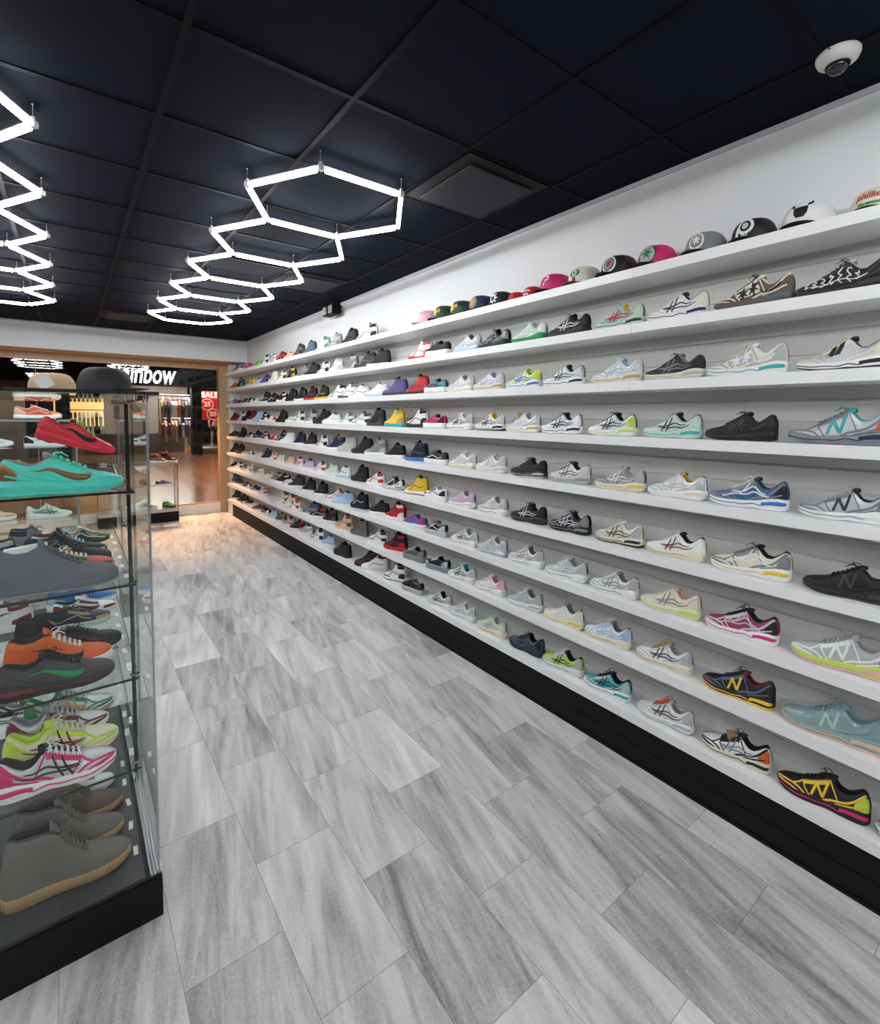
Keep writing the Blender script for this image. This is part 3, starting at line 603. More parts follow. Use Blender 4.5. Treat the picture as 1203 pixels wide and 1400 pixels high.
# ------------------------------------------------------------------ the wall of shoes
# x0 x1 (image columns of toe and heel) | last | colours upper, overlay, stripe, midsole, insert, laces, lining | stripe | what it looks like
ROWS = [
"""313 321 A wggwwww V|white and grey low sneaker
321 334 R zggwgzz W|blue-grey running shoe
334 345 A PPpwwpP V|bright pink low sneaker
345 356 A LLkLkLk V|neon green low sneaker
356 366 H wkkwkwk V|white mid top with black and grey panels
366 377 M GwwGwkk V|pale grey mid top with black collar
377 388 M rkowokk V|red, black and orange mid top
388 400 A uuiwiuu V|peach and cream low sneaker
400 413 H nkkwknk V|brown and black high top
414 427 H zzzzzzz -|denim blue high top
432 448 H wewwwwe V|white high top with green collar
447 466 H GggGgww V|pale grey high top
466 488 H kkkkwkk V|all black high top with strap
487 516 H wkkwEwk V|white high top with black stripes and green sole""",
"""315 323 A ooooooo V|orange-red low sneaker
323 332 H EtkEkkk V|dark green and teal high top
337 346 M ydewekk V|yellow and green mid top
346 356 A VVwwwVV V|lavender low sneaker
356 367 M vkkBkvk V|purple and black mid top
367 377 H iwwwiww V|cream and white high top
378 389 H ikmwirm V|cream high top with red badge
390 404 H kddwkkd V|black and gold high top
406 416 H gjkwkgg V|grey and olive high top
416 430 H kkkwwkk V|black high top on white sole
433 447 H wkkwkwk V|white high top with round black heel
449 467 H wGGwwwG V|white high top with grey overlays
467 486 H gGgGwgg V|mid grey high top
483 514 H KkgKkgk V|charcoal high top with grey mesh
504 531 H kkkwrkk V|black high top with white midsole and red outsole
558 579 H wrrrrkk V|white boot-height sneaker with red toe and black back
581 620 P kkkwGkk V|black low sneaker on thick pale sole
624 658 R wsscwwg T|white running shoe with silver and pale blue
657 699 R kSSkkkk T|black running shoe with gunmetal overlays
703 749 R qwweewq T|white-mint running shoe on bright green sole
750 811 R kkwkkkk T|black running shoe with white stripes
814 884 R xqrqEcy T|pale green and blue running shoe with red stripe
887 971 R wiNwNwN T|white running shoe with navy crossing stripes
975 1090 R niknzkinn Y|brown chunky running shoe with cream panels and black splash
1091 1215 R kKwkKkskk Q|black running shoe printed with silver scribbles""",
"""310 329 A vNwwwvv F|purple low sneaker on white sole
329 337 A jjkwjjk V|olive low sneaker
336 346 A kwwwkkk V|black and white low sneaker
346 356 A wgGwwww V|white and grey low sneaker
356 367 H kkwwkkk V|black high top on white base
366 377 M kkwkkkk V|black mid top
378 390 M kwkwkkk V|black mid top with white side
390 403 H kkkkkkk -|plain black high top
402 416 H kkkwwkk V|black tall high top on pale sole
415 428 H kkrrrkr V|black high top on red sole
430 446 H kkyyykk V|black high top on yellow sole
450 465 H wkkwkwk V|white high top with black heel
465 481 H wgknkik V|off-white high top with black collar
477 505 M wsrwrws V|white mid top with silver and red
498 531 M wwwcccw V|white mid top with pale blue sole
522 557 H vvvKKvv -|purple high top on dark sole
554 583 H rrkkdkk V|red high top with black back panel
580 616 P ztkwGtk V|teal-grey low sneaker with white wave on thick sole
615 649 R wssiwwG T|white and silver running shoe
648 693 R wsVibwV T|white running shoe with lavender heel and tan sole
694 742 R wlBwBwl T|white and lime running shoe with blue sole
743 803 R ssKwNwK T|silver running shoe with grey lining
808 884 R wscibwc T|white running shoe with sky blue heel and cream sole
887 961 R KkgiGKg T|dark brown-grey running shoe on cream sole
965 1081 R iGwwtiw..w Y|cream running shoe with sage panels and teal sole
1091 1218 R sikwkik 2|ivory and silver running shoe with black bars""",
"""315 323 M mmmmmmm -|burgundy mid top
325 332 H wEEwEwE V|white high top with dark green
332 339 H kkkkkkk -|black square-toed high top
339 346 H mmmwmmm -|dark red high top
346 354 H ccccccc -|pale blue high top
355 366 M kwwwkkk V|black mid top with white swirl
365 377 A wrrwrwp V|white low sneaker with red-pink side
377 389 H kkkkwkk V|black high top
390 401 A qwewqww V|mint and white low sneaker
401 418 H wkkwkwk V|white high top with black heel flap
417 432 H Gkkwikk V|pale grey high top with black cuff
430 446 H kkkkkkk V|black pointed high top
440 466 M wwGwkwk V|white mid top with grey tongue
464 485 M weewewe V|white mid top with green collar and sole
480 508 M wkkwrwk V|white mid top with black collar and red sole
501 528 H kKkKkkk V|black high top on charcoal sole
525 552 H ybbtctt -|sand yellow high top on turquoise sole
555 581 H wkkkkmm V|white high top with black and burgundy spine
582 611 P PkkwGPk V|magenta and black low sneaker on thick white sole
611 652 R wGkwwww T|white running shoe with black stripes
651 693 R wskwkyy T|white and silver running shoe with yellow lining
693 742 R wsswdws T|white and silver running shoe on gold heel with brown tag
743 797 R swNwNkN T|silver and navy running shoe
805 874 R swkwlkkl T|silver running shoe with black stripes and lime heel
879 964 R sqkqtsk T|silver and mint running shoe with black lining
965 1065 R kkKkkkk Y|all black running shoe with flower stripe
1077 1225 R sStSNStoS N|silver and navy running shoe with teal letter and orange heel""",
"""313 328 A kkrkrkr V|black low sneaker with red
325 337 H kkkkkkk -|black high top
336 346 A kwwwkkk V|black low sneaker with white side
345 357 M NkwwNkk V|navy and white mid top
355 367 M mwwwrmm V|dark red mid top with white sole
366 377 A rwrwrww V|red and white low sneaker
377 389 H kgwwkkk V|black high top with grey circle
385 400 H wwGwwwG -|white high top
401 416 H NNkwNNk V|navy high top
415 430 H kkrwrkm V|black high top with red collar
431 445 H wkkwjkk V|white and black high top with olive mark
448 464 H NvkwNky V|deep navy high top with yellow tab
463 480 H GGlGglG V|pale grey high top with lime collar
481 509 H kkkkokk -|black boot-like high top with orange tab
501 527 H gGgwcgg -|grey high top on pale blue sole
525 555 M kkkwcck V|black mid top on white and pale blue sole
553 583 H kNBBckB V|black and navy high top with blue sole window
585 611 P kKwwGkk V|dark brown-black low sneaker on thick white sole
615 654 R wssiwww T|white and silver running shoe with pale lining
655 692 R wsswpww T|white and silver running shoe with pink heel
700 749 R kkKkGkk T|black running shoe with grey heel bubbles
750 812 R wsnGSkk T|white running shoe with brown stripes and black collar
813 887 R gGwiyGG T|grey running shoe on pale yellow sole
888 968 R wsswiwd T|white running shoe with gold heel
969 1082 R AgwwBwKk. S|blue and grey running shoe with white lacing and blue heel
1092 1222 R sSEwwsk N|silver running shoe with dark green letter""",
"""315 324 H kkkkkkk -|black high top
323 332 H kkkkkkk V|black high top with cuff
331 340 A gGwwggg V|grey low sneaker
338 349 A wkkwkwk F|white and black low sneaker
347 357 A iiwwiii V|cream low sneaker
357 368 H kEtwkkt V|black and teal high top
367 378 M wPpwlpp V|white and pink mid top with yellow-green sole
376 390 M iiiwiii -|cream mid top
389 401 M uuwwwuu V|peach mid top
400 415 M pwkwpwk V|white and pink mid top with black collar
413 427 M VVwwkVk V|lilac mid top with black collar
429 445 M wrgwkwk V|white, red and grey mid top
444 461 M qqqwqqq -|mint mid top
459 479 M wwNcNwt V|white mid top with navy sole
480 504 H kkKkwkk V|black buckled high top
501 526 M wrrwwrr V|white mid top with red mudguard
524 554 X kwgwgkk V|black mid top over white bubble sole
553 584 H yykwkkk V|yellow high top with black spine
582 614 P wkkwsww V|white low sneaker with black lines on metallic sole
616 652 R pVVwppV T|pink and lilac running shoe
653 699 R sswwwwG T|pale silver running shoe
700 749 R kksKkkk T|black running shoe with thin silver stripes
750 812 R kSskSkk T|black running shoe with broad silver overlays
812 884 R iGKikiw T|cream running shoe with grey lines
884 968 R wwmiiwk T|white running shoe with dark plum stripes
971 1086 R igwwygk S|pale grey running shoe with yellow outsole
1097 1235 R kkKkKkk N|all black running shoe with loose laces""",
"""315 323 A kpkwpkk V|black and pink low sneaker
321 333 M wkkwkkk V|white and black mid top
333 347 M wGgwwww V|white mid top with pale grey
347 363 M iwkwkww V|cream, white and black mid top
361 372 A iiiiiii -|cream low sneaker
371 381 M gpNwgpN V|grey, pink and navy mid top
379 391 M kwkwkkk V|black and white mid top
389 401 A wrrwrwr V|white low sneaker with red
396 413 H KKkwkKk V|charcoal high top
413 429 H kkkwwkk V|black high top with thin white sole
429 444 H kkgwkkk V|black high top with silver badge
449 465 M wrrwrkr V|white and red mid top with black collar
459 481 M cccccNN -|light blue mid top with navy collar
479 505 H kkwkwkk V|black high top with white sole window
504 529 M kkkwwkk -|black mid top on white sole
525 554 H rwrwwkk V|red high top with white toe and black spine
551 583 A BPrwwvr V|blue, pink and red low sneaker
581 615 P kswssks V|black and chrome low sneaker with tag on thick sole
619 656 R wsKwwws T|white and silver running shoe with grey stripes
655 696 R sssGwws T|silver and pale grey running shoe
697 745 R wGSwwwg T|white running shoe with dark silver stripes
745 808 R sswwwwG T|silver running shoe with white lacing
807 876 R wGgwwwg T|white running shoe with pale grey stripes and grey lining
875 963 R iigiliu T|cream running shoe with lime heel line
963 1069 R HsswPkkks S|magenta running shoe with black heel and pink outsole
1075 1235 R GwwlpGGBwp N|pale grey running shoe with lime toe sole and blue heel""",
"""315 323 H vNkwkkv V|purple-blue high top
321 331 A jKkwjkk V|dark olive low sneaker
331 343 A vwvwwwv V|purple and white low sneaker
342 353 A vkwwkkv V|black and purple low sneaker
353 366 M pnwwpww V|pink and brown mid top
379 388 H ijjwjij V|off-white high top with olive panels
388 402 H irbwbrr V|cream and red high top
394 418 M wrNwrNr V|white mid top with navy and red, turned lengthwise
417 430 H zBwwzNN V|blue-grey high top
426 443 M krwwkrr V|black mid top with red collar
441 460 H kjkwkkj V|black-olive high top
458 483 H unnubnn V|dusty pink high top with brown collar
479 503 H ffkfnff V|grey-brown high top
504 529 M wkkwwwk V|white mid top with black mudguard
524 555 H krrrrkk V|black high top with red toe and sole
551 586 P jSKSssk V|olive and black low sneaker on thick metallic sole
585 616 P kskSssk V|black and chrome low sneaker on thick metallic sole
614 653 R wsEwwwt T|white and silver running shoe with green-grey stripes
653 691 R wpwwwwp T|white running shoe with pink heel
697 744 R sGGwGwg T|silver running shoe with blush lines
744 802 R wiiiyGg T|white and butter yellow running shoe
800 867 R wcciiwg T|white and pale blue running shoe on cream sole
869 951 R wsKiidG T|white running shoe with orange laces and cream sole
960 1063 R kzykykmkPy N|black running shoe with magenta toe and yellow letter
1068 1215 R xxqxuxxxxu N|grey-teal running shoe wrapped in clear plastic""",
"""317 327 H EkkwEkk V|dark green and black high top
326 334 M knkwnkk V|black and brown mid top
331 342 A kkwwwkk F|black low sneaker on white sole
341 349 A wGgwwww V|white and grey low sneaker
347 357 A nnkwnnn V|brown low sneaker
356 367 A NwwwwNN V|navy and white low sneaker
366 376 M ccwwwcc V|light blue mid top
376 387 M jbkwkjb V|olive and tan mid top
387 400 M pgkwkgk V|pink-grey mid top with black collar
398 412 M krnwnkr V|black, brown and red mid top
409 426 M Gwewwgj V|pale grey mid top with green collar
425 442 H wkkwkwk V|white high top with black collar
439 460 M ccVwccc V|ice blue mid top
451 489 M kkkkkkk -|long black low boot turned lengthwise
489 504 H kmPkPkk V|black high top on pink sole
499 526 M wwviiwk V|white mid top with purple sole band
524 557 H wkkwkkk V|white high top with black toe and black spine
552 580 P kKkGGkg V|black low sneaker on thick grey sole
587 619 R wsEwwqE T|white and silver running shoe with dark green stripes
617 652 R wsGwwww T|white and silver running shoe with plain heel
653 696 R qiGiiiq T|pale green and cream running shoe
698 746 R zkkNNkk T|slate blue running shoe with black overlays
744 799 R lskwwwk T|lime running shoe with black stripes
800 865 R tskwtkk T|turquoise running shoe with black stripes
872 952 R wsKwGoG T|white running shoe with orange lace loops
961 1054 R wkSikkkoki T|white and black running shoe with orange heel and paper tag
1062 1192 R kyykPkklkk N|black running shoe with yellow letter and pink heel
1206 1345 R gGgwggg T|grey running shoe at the very end of the shelf"""]
SHORT = {}
def first_words(d, n=3):
    w = d.replace(',', '').split(); out = []
    for x in w:
        if x in ('high', 'low', 'mid', 'running', 'boot-height', 'tall', 'with', 'on', 'top', 'sneaker', 'shoe', 'chunky', 'boot-like', 'pointed', 'square-toed', 'buckled'): break
        out.append(x)
    out = out[:n]
    while out and out[-1] in ('and', 'pale', 'bright'): out.pop()
    return ' '.join(out) or w[0]
M_plastic = glass('clear_plastic_wrap', (.90, .95, .96), 1.45, .08)
M_kraft = mat('kraft_card', hexc('9c7a56'), .8, noise=.08, scale=70)
labels_used = set()
SHOES = {}
for r, txt in enumerate(ROWS):
    recs = [l for l in txt.strip().split('\n')]
    descs = [l.split('|')[1] for l in recs]
    zt = ZS[r]+TH; plan = []
    for i, l in enumerate(recs):
        a, d = l.split('|'); x0, x1, st, pal, lg = a.split(); x0, x1 = float(x0), float(x1)
        lo = (x1-x0) < 30
        L = STY[st]['L']
        nb = descs[i+1] if i+1 < len(recs) else descs[i-1]
        lab = f"{d} on the {ORD[r]} shelf"
        if len(lab.split()) > 14: lab = f"{d.replace(' running shoe', ' runner')}, {ORD[r]} shelf"
        if len(lab.split()) <= 9:
            lab += f", beside the {first_words(nb, 2)} one"
        if lab in labels_used: lab = lab.replace('beside', 'next to')
        labels_used.add(lab)
        # the far high tops stand turned a little towards the aisle, the near running shoes lie along the shelf
        near = st in 'RP' or 'lengthwise' in d
        xc = 2.322 if near else 2.36
        def ends(sc, yc, th):
            sy, cy_ = math.sin(th), math.cos(th); xs = []
            side = np.array([cy_, sy])*.040*sc
            t_ = np.array([xc-sy*L/2*sc, yc+cy_*L/2*sc]); h_ = np.array([xc+sy*L/2*sc, yc-cy_*L/2*sc])
            for c in (t_, h_+side, h_-side*.9, t_-side*.5):
                p = np.array([c[0], c[1], zt-EYE+.03]); xs.append(CW/2+CF*(p@RT)/(p@FW))
            return min(xs), max(xs)
        rr = math.radians(random.uniform(-2, 2))
        best = None
        for deg in ((2,) if near else (8, 16, 24, 32, 40)):
            th = math.radians(deg)+rr; sc = 1.
            yc = (Y_of(x0, 2.31, zt+.03)+Y_of(x1, 2.31, zt+.03))/2
            for _ in range(30):
                e0, e1 = ends(sc, yc, th)
                sc = max(.94, min(1.07, sc*((x1-x0)/(e1-e0))**.7))
                e0, e1 = ends(sc, yc, th)
                # a shoe on the open stretch is centred on its place; in the crowded far part its toe end is what shows
                if near: yc += Y_of((x0+x1)/2, xc, zt+.03)-Y_of((e0+e1)/2, xc, zt+.03)
                else: yc += Y_of(x0, xc, zt+.03)-Y_of(e0, xc, zt+.03)
            e0, e1 = ends(sc, yc, th)
            err = abs((e1-e0)-(x1-x0)*1.12)+.004*deg
            if best is None or err < best[0]: best = (err, sc, yc, th)
        _, sc, yc, th = best
        plan.append([xc, yc, th, sc, st, pal, lg, lo, lab, d, L, near])
    # neighbours that would touch turn further towards the aisle, as they stand in the crowded rows
    for i, q in enumerate(plan):
        gaps = [(abs(q[1]-o[1]), o) for o in plan[max(0, i-1):i]+plan[i+1:i+2]]
        g, o = min(gaps, key=lambda e: e[0])
        if not q[11] and g < (q[10]*q[3]+.012)/math.cos(q[2]) and g*math.sin(q[2]) < .104*q[3]:
            q[2] = math.asin(max(0., min(.93, .106*q[3]/g)))
            if q[2] > .75: q[3] *= .96; q[0] = 2.37
    for i, (xc, yc, th, sc, st, pal, lg, lo, lab, d, L, near) in enumerate(plan):
        t = shoe(st, pal, lg, lo, (xc, yc, zt+.0012), PI/2+th, lab, scale=sc, group=None)
        SHOES[(r, i)] = t
        if 'tag' in d:
            tg = MB().box((-.022, .02, .075), (.026, .024, .135), .001, rot=Matrix.Rotation(.25, 3, 'Y') @ Matrix.Rotation(.2, 3, 'Z')).build('paper_tag', M_kraft, t)
        if 'plastic' in d:
            s_ = Last('R'); us = [(1-math.cos(PI*q/29))/2 for q in range(30)]; V, F = [], []
            n = 16
            for u in us:
                for k_ in range(n):
                    a_ = 2*PI*k_/n; w_ = (s_.W(u)*1.12+.007); h_ = max(s_.H(u)*(1.06 if u > .1 else 1.0)+.012, .095-.03*u)
                    rk = 1+.07*math.sin(k_*3.1+u*41)+.05*math.sin(k_*1.7-u*63)
                    V.append(((u-.5)*s_.L*1.07, w_*math.cos(a_)*rk*1.05, max(.001, h_*.5+h_*.5*math.sin(a_)*rk)))
            F = [(i_*n+j, i_*n+(j+1) % n, (i_+1)*n+(j+1) % n, (i_+1)*n+j) for i_ in range(29) for j in range(n)]
            obj('plastic_wrap', me_from(V, F, 'plastic_wrap', True), M_plastic, t)

# ------------------------------------------------------------------ caps
def cap_surf(az, t, a=.098, b=.084, h=.106):
    """az from the front (+x), t 0 at the band to 1 at the crown's top"""
    k = math.cos(t*PI/2)**.44; f = max(0, math.cos(az))
    r = k*(1+.06*f*math.sin(t*PI))
    return Vector((a*r*math.cos(az), b*r*math.sin(az), .004+h*(math.sin(t*PI/2)**1.0)*(1+.03*f*math.sin(t*PI))))
def crown_mesh():
    n, m = 40, 14; V, F = [], []
    for i in range(m+1):
        for k in range(n):
            p = cap_surf(2*PI*k/n, i/m*.985)
            sm = abs(math.sin(3*2*PI*k/n+PI/2)) < .16
            V.append(p*(1-.008*sm) if i else p)
    F = [(i*n+k, i*n+(k+1) % n, (i+1)*n+(k+1) % n, (i+1)*n+k) for i in range(m) for k in range(n)]+[tuple(range(m*n, (m+1)*n))]
    inn = len(V)
    V += [Vector((p.x*.96, p.y*.96, p.z)) for p in V[:n]]; F += [(k, (k+1) % n, inn+(k+1) % n, inn+k) for k in range(n)]
    return me_from(V, F, 'crown', True)
def brim_mesh():
    n, m = 22, 6; V, F = [], []
    for i in range(m+1):
        s_ = i/m
        for k in range(n+1):
            az = math.radians(-72+144*k/n)
            p = cap_surf(az, .0); ext = .058*math.cos(az*1.08)**.6 if abs(az*1.08) < PI/2 else 0
            x = p.x*.985+ext*s_; y = p.y*(.99+.04*s_)
            V.append((x, y, .006-.004*s_-.011*(y/.08)**2*s_))
    nn = n+1; T = len(V); V += [(x, y, z-.003) for x, y, z in V]
    for i in range(m):
        for k in range(n):
            q = (i*nn+k, i*nn+k+1, (i+1)*nn+k+1, (i+1)*nn+k); F += [q, tuple(j+T for j in reversed(q))]
    for k in range(n): F.append((m*nn+k, m*nn+k+1, m*nn+k+1+T, m*nn+k+T))
    for i in range(m):
        for k in (0, n): F.append((i*nn+k, (i+1)*nn+k, (i+1)*nn+k+T, i*nn+k+T))
    return me_from(V, F, 'brim', True)
CROWN, BRIM = crown_mesh(), brim_mesh()
CROWN.materials.append(_slot); BRIM.materials.append(_slot)
BUT = MB().lathe([(.001, .1085), (.007, .1105), (.005, .113), (.001, .114)], 12).mesh('button', True); BUT.materials.append(_slot)
def on_crown(me, z0, name, m, parent, az0=0., off=.0022):
    """lay a flat emblem (x across, y up) on the front of the crown"""
    for v in me.vertices:
        a, b, c = v.co; tt = max(.02, min(.95, math.asin(max(0, min(1, (z0+b)/.106)))*2/PI))
        az = az0-(-a)/.088
        p = cap_surf(az, tt); q = Vector((p.x, p.y, 0)).normalized()
        v.co = p+q*(off+c)+Vector((0, 0, .0))
    me.update()
    return obj(name, me, m, parent)
def disc_mesh(r0, r1, sy=1., n=30, cx=0., cy=-.004, a0=0., a1=2*PI):
    V, F = [], []
    K = 4
    for k in range(n+1):
        a = a0+(a1-a0)*k/n
        for j in range(K+1): r = r0+(r1-r0)*j/K; V.append((cx+r*math.cos(a), cy+r*math.sin(a)*sy, 0))
    F = [(k*(K+1)+j, k*(K+1)+j+1, (k+1)*(K+1)+j+1, (k+1)*(K+1)+j) for k in range(n) for j in range(K)]
    return me_from(V, F, 'emblem', False)
def poly_mesh(polys):
    V, F = [], []
    for P in polys: o = len(V); V += [(x, y, 0) for x, y in P]; F.append(tuple(range(o, o+len(P))))
    me = me_from(V, F, 'emblem', False)
    bm = bmesh.new(); bm.from_mesh(me); bmesh.ops.triangulate(bm, faces=bm.faces); bmesh.ops.subdivide_edges(bm, edges=bm.edges, cuts=1); bm.to_mesh(me); bm.free()
    return me
def cap(px0, px1, crown, brim, emb, lab, z, xc=2.40, yaw=PI, scale=None, name='baseball_cap', group='caps on the top shelf'):
    yc = (Y_of(px0, xc, z+.05)+Y_of(px1, xc, z+.05))/2
    w = abs(Y_of(px0, xc, z+.05)-Y_of(px1, xc, z+.05))
    sc = scale or max(.74, min(1.12, w/.185))
    t = empty(name, (xc, yc, z+.001*1), (0, 0, yaw), sc, label=lab, cat='cap', group=group)
    for nm, me, c in (('crown', CROWN, crown), ('brim', BRIM, brim), ('button', BUT, crown)):
        o = link(bpy.data.objects.new(nm, me), t); o.material_slots[0].link = 'OBJECT'; o.material_slots[0].material = cm(c)
        if nm == 'brim': o.location.z = .0115
    for e in emb:
        k = e[0]
        if k == 'text': me = text_mesh(e[1], e[2], .0006, .15, .0004); z0 = e[3]; c = e[4]
        elif k == 'disc': me = disc_mesh(e[1], e[2], e[5] if len(e) > 5 else 1.); z0 = e[3]; c = e[4]
        elif k == 'poly': me = poly_mesh(e[1]); z0 = e[3]; c = e[4]
        on_crown(me, z0, 'emblem', cm(c), t, 0., .0016+.0007*emb.index(e))
    return t
zt = ZS[0]+TH+.0005
star = lambda n, r0, r1, cx=0., cy=0.: [(cx+(r0 if k % 2 else r1)*math.cos(PI*k/n), cy+(r0 if k % 2 else r1)*math.sin(PI*k/n)) for k in range(2*n)]
flower = [('poly', [star(9, .014, .034, -.012, 0)], 0, .055, 'y'), ('poly', [star(7, .008, .02, .026, .012)], 0, .052, 'd')]
SC = 'pale patterned '
CAPS = [(577, 600, 'p', 'w', [('text', 'P', .05, .05, 'w')], 'pink cap with white brim, smallest-looking of the caps on the top shelf'),
 (600, 622, 'E', 'E', flower, 'dark green cap with yellow flower emblem beside the pink cap'),
 (622, 648, 'E', 'E', flower, 'dark green cap with yellow flower emblem beside the navy cap'),
 (648, 674, 'N', 'N', [('disc', 0, .036, .058, 'b'), ('disc', .024, .030, .058, 'j')], 'navy cap with tan front patch on the top shelf'),
 (675, 701, 'k', 'k', [('poly', [star(8, .022, .042)], 0, .055, 'w'), ('disc', 0, .016, .055, 'k')], 'black cap with jagged white front graphic on the top shelf'),
 (701, 716, 'r', 'r', [], 'plain red cap between the black graphic cap and the lettered red cap'),
 (718, 742, 'r', 'n', [('text', 'Phillies', .030, .066, 'w'), ('poly', [[(-.03, -.004), (.03, -.004), (.024, .004), (-.024, .004)]], 0, .04, 'w')], 'red cap with white script lettering and brown brim'),
 (743, 780, 'P', 'k', [('text', 'P', .072, .06, 'w')], 'magenta cap with single white letter P'),
 (781, 821, 'i', 'n', [('disc', 0, .032, .066, 'e', .6), ('disc', .008, .016, .066, 'q'), ('poly', [[(-.012, -.02), (.014, -.02), (.010, .004), (-.008, .004)]], 0, .036, 'n')], 'cream cap with green and brown emblem on the top shelf'),
 (824, 873, 'k', 'k', [('disc', .030, .038, .060, 'w'), ('disc', .012, .026, .060, 'g'), ('disc', 0, .011, .060, 'r')], 'black cap with round grey and red patch'),
 (874, 926, 'P', 'k', [('disc', 0, .042, .060, 'G'), ('poly', [star(6, .012, .034)], 0, .060, 'e'), ('disc', .038, .042, .060, 'k')], 'magenta cap with round green and white patch'),
 (937, 996, 'g', 'k', [('disc', .026, .034, .062, 'w', 1.1), ('poly', [star(7, .010, .026)], 0, .062, 'w')], 'grey cap with white stitched emblem'),
 (999, 1066, 'k', 'k', [('disc', .022, .034, .070, 'w'), ('disc', 0, .013, .070, 'q'), ('poly', [[(-.034, .0), (-.022, .0), (-.026, -.050), (-.040, -.050)]], 0, .066, 'w'), ('text', 'ELS', .016, .030, 'w')], 'black cap with white winged letter P around a pale dot'),
 (1067, 1148, 'w', 'k', [('poly', [[(-.026, .014), (.026, .014), (.022, -.010), (.012, -.024), (-.012, -.024), (-.022, -.010)], [(-.026, .014), (-.044, .020), (-.046, .040), (-.036, .028), (-.022, .022)], [(.026, .014), (.044, .020), (.046, .040), (.036, .028), (.022, .022)]], 0, .062, 'k')], 'white cap with black horned emblem and black brim'),
 (1158, 1240, 'i', 'E', [('text', 'phillies', .036, .066, 'r'), ('poly', [[(-.04, -.006), (.04, -.006), (.036, .004), (-.036, .004)]], 0, .036, 'e')], 'cream cap with red script lettering and dark green brim')]
for c in CAPS: cap(c[0], c[1], c[2], c[3], c[4], c[5], zt)
# ------------------------------------------------------------------ glass display case with its shoes
CX0, CX1, CY0, CY1 = -.42, .216, 1.875, 3.15
ZB, ZTOP = EYE-1.60, EYE+.075
cs = empty('display_case', ((CX0+CX1)/2, (CY0+CY1)/2, 0), label='tall glass display case with black base, full of sneakers on glass shelves', cat='display case')
def cpart(name, mb, m, parent=cs, **k):
    o = mb.build(name, m, None, **k); o.parent = parent; o.location = -Vector(((CX0+CX1)/2, (CY0+CY1)/2, 0)) if parent is cs else (0, 0, 0); return o
cpart('base', MB().box((CX0, CY0, 0), (CX1, CY1, ZB-.012), .002).box((CX0+.004, CY0+.004, ZB-.012), (CX1-.004, CY1-.004, ZB)).cyl((.075, CY0+.001, .055), (.075, CY0-.003, .055), .003, n=8), M_black)
cpart('base_deck', MB().box((CX0+.01, CY0+.012, ZB), (CX1-.05, CY1-.012, ZB+.003)), mat('dark_deck', hexc('34363a'), .5, noise=.05))
gp = cpart('front_pane', MB().box((CX0+.002, CY0, ZB), (CX1-.002, CY0+.006, ZTOP-.012)), M_glass)
cpart('rear_pane', MB().box((CX0+.002, CY1-.006, ZB), (CX1-.002, CY1, ZTOP-.012)), M_glass)
cpart('side_pane', MB().box((CX0, CY0+.006, ZB), (CX0+.006, CY1-.006, ZTOP-.012)), M_glass)
d1 = cpart('sliding_door', MB().box((CX1-.012, CY0+.02, ZB+.012), (CX1-.006, CY0+.66, ZTOP-.03)), M_glass)
d2 = cpart('sliding_door', MB().box((CX1-.026, CY0+.60, ZB+.012), (CX1-.020, CY1-.02, ZTOP-.03)), M_glass)
for dd, y in ((d1, CY0+.652), (d2, CY0+.606)):
    MB().box((CX1-(.014 if dd is d1 else .028), y-.006, ZB+.012), (CX1-(.004 if dd is d1 else .018), y+.006, ZTOP-.03)).build('edge_strip', M_edge, dd)
tr = MB()
for x in (.034, .024, .014, .004): tr.box((CX1-x-.0025, CY0+.008, ZB), (CX1-x+.0005, CY1-.008, ZB+.012))
tr.box((CX1-.036, CY0+.008, ZB), (CX1, CY1-.008, ZB+.002)); cpart('door_track', tr, M_alu)
tp = MB()
for x in (.034, .019, .004): tp.box((CX1-x-.0010, CY0+.008, ZTOP-.024), (CX1-x+.0005, CY1-.008, ZTOP-.012))
cpart('upper_track', tp, M_edge)
cpart('top_panel', MB().box((CX0-.012, CY0-.012, ZTOP-.012), (CX1+.022, CY1+.012, ZTOP)), M_gshelf)
cpart('top_trim', MB().box((CX0-.013, CY0-.014, ZTOP-.011), (CX1+.023, CY0-.011, ZTOP)).box((CX1+.021, CY0-.012, ZTOP-.011), (CX1+.024, CY1+.012, ZTOP)).box((CX0-.013, CY1+.011, ZTOP-.011), (CX1+.023, CY1+.014, ZTOP)), M_edge)
cb = MB()
for (x, y) in ((CX1-.010, CY0+.010), (CX0+.010, CY0+.010), (CX1-.010, CY1-.010), (CX0+.010, CY1-.010)):
    cb.box((x-.0035, y-.0035, ZB), (x+.0035, y+.0035, ZTOP-.012))
cpart('corner_post', cb, M_alu)
clp = MB()
for x in (.175, .197, .208, .150): clp.box((x-.002, CY0+.006, ZTOP-.036), (x+.002, CY0+.03, ZTOP-.012))
cpart('top_clip', clp, M_chrome)
SHZ = [EYE-.2545, EYE-.571, EYE-.898, EYE-1.219]
SX1, SY0 = .165, 1.925
for k_, z in enumerate(SHZ):
    sh = cpart('glass_shelf', MB().box((CX0+.012, SY0, z-.008), (SX1, CY1-.03, z)), M_gshelf)
    MB().box((CX0+.012, SY0-.0015, z-.008), (SX1, SY0, z)).box((SX1, SY0, z-.008), (SX1+.0012, CY1-.03, z)).build('dark_edge', M_edge, sh)
    pn = MB()
    for y in (SY0+.06, CY1-.10):
        for x, d in ((SX1-.02, 1), (CX0+.02, -1)): pn.cyl((x, y, z-.016), (x+d*.03, y, z-.016), .005, n=10)
    pn.build('shelf_pin', M_chrome, sh)
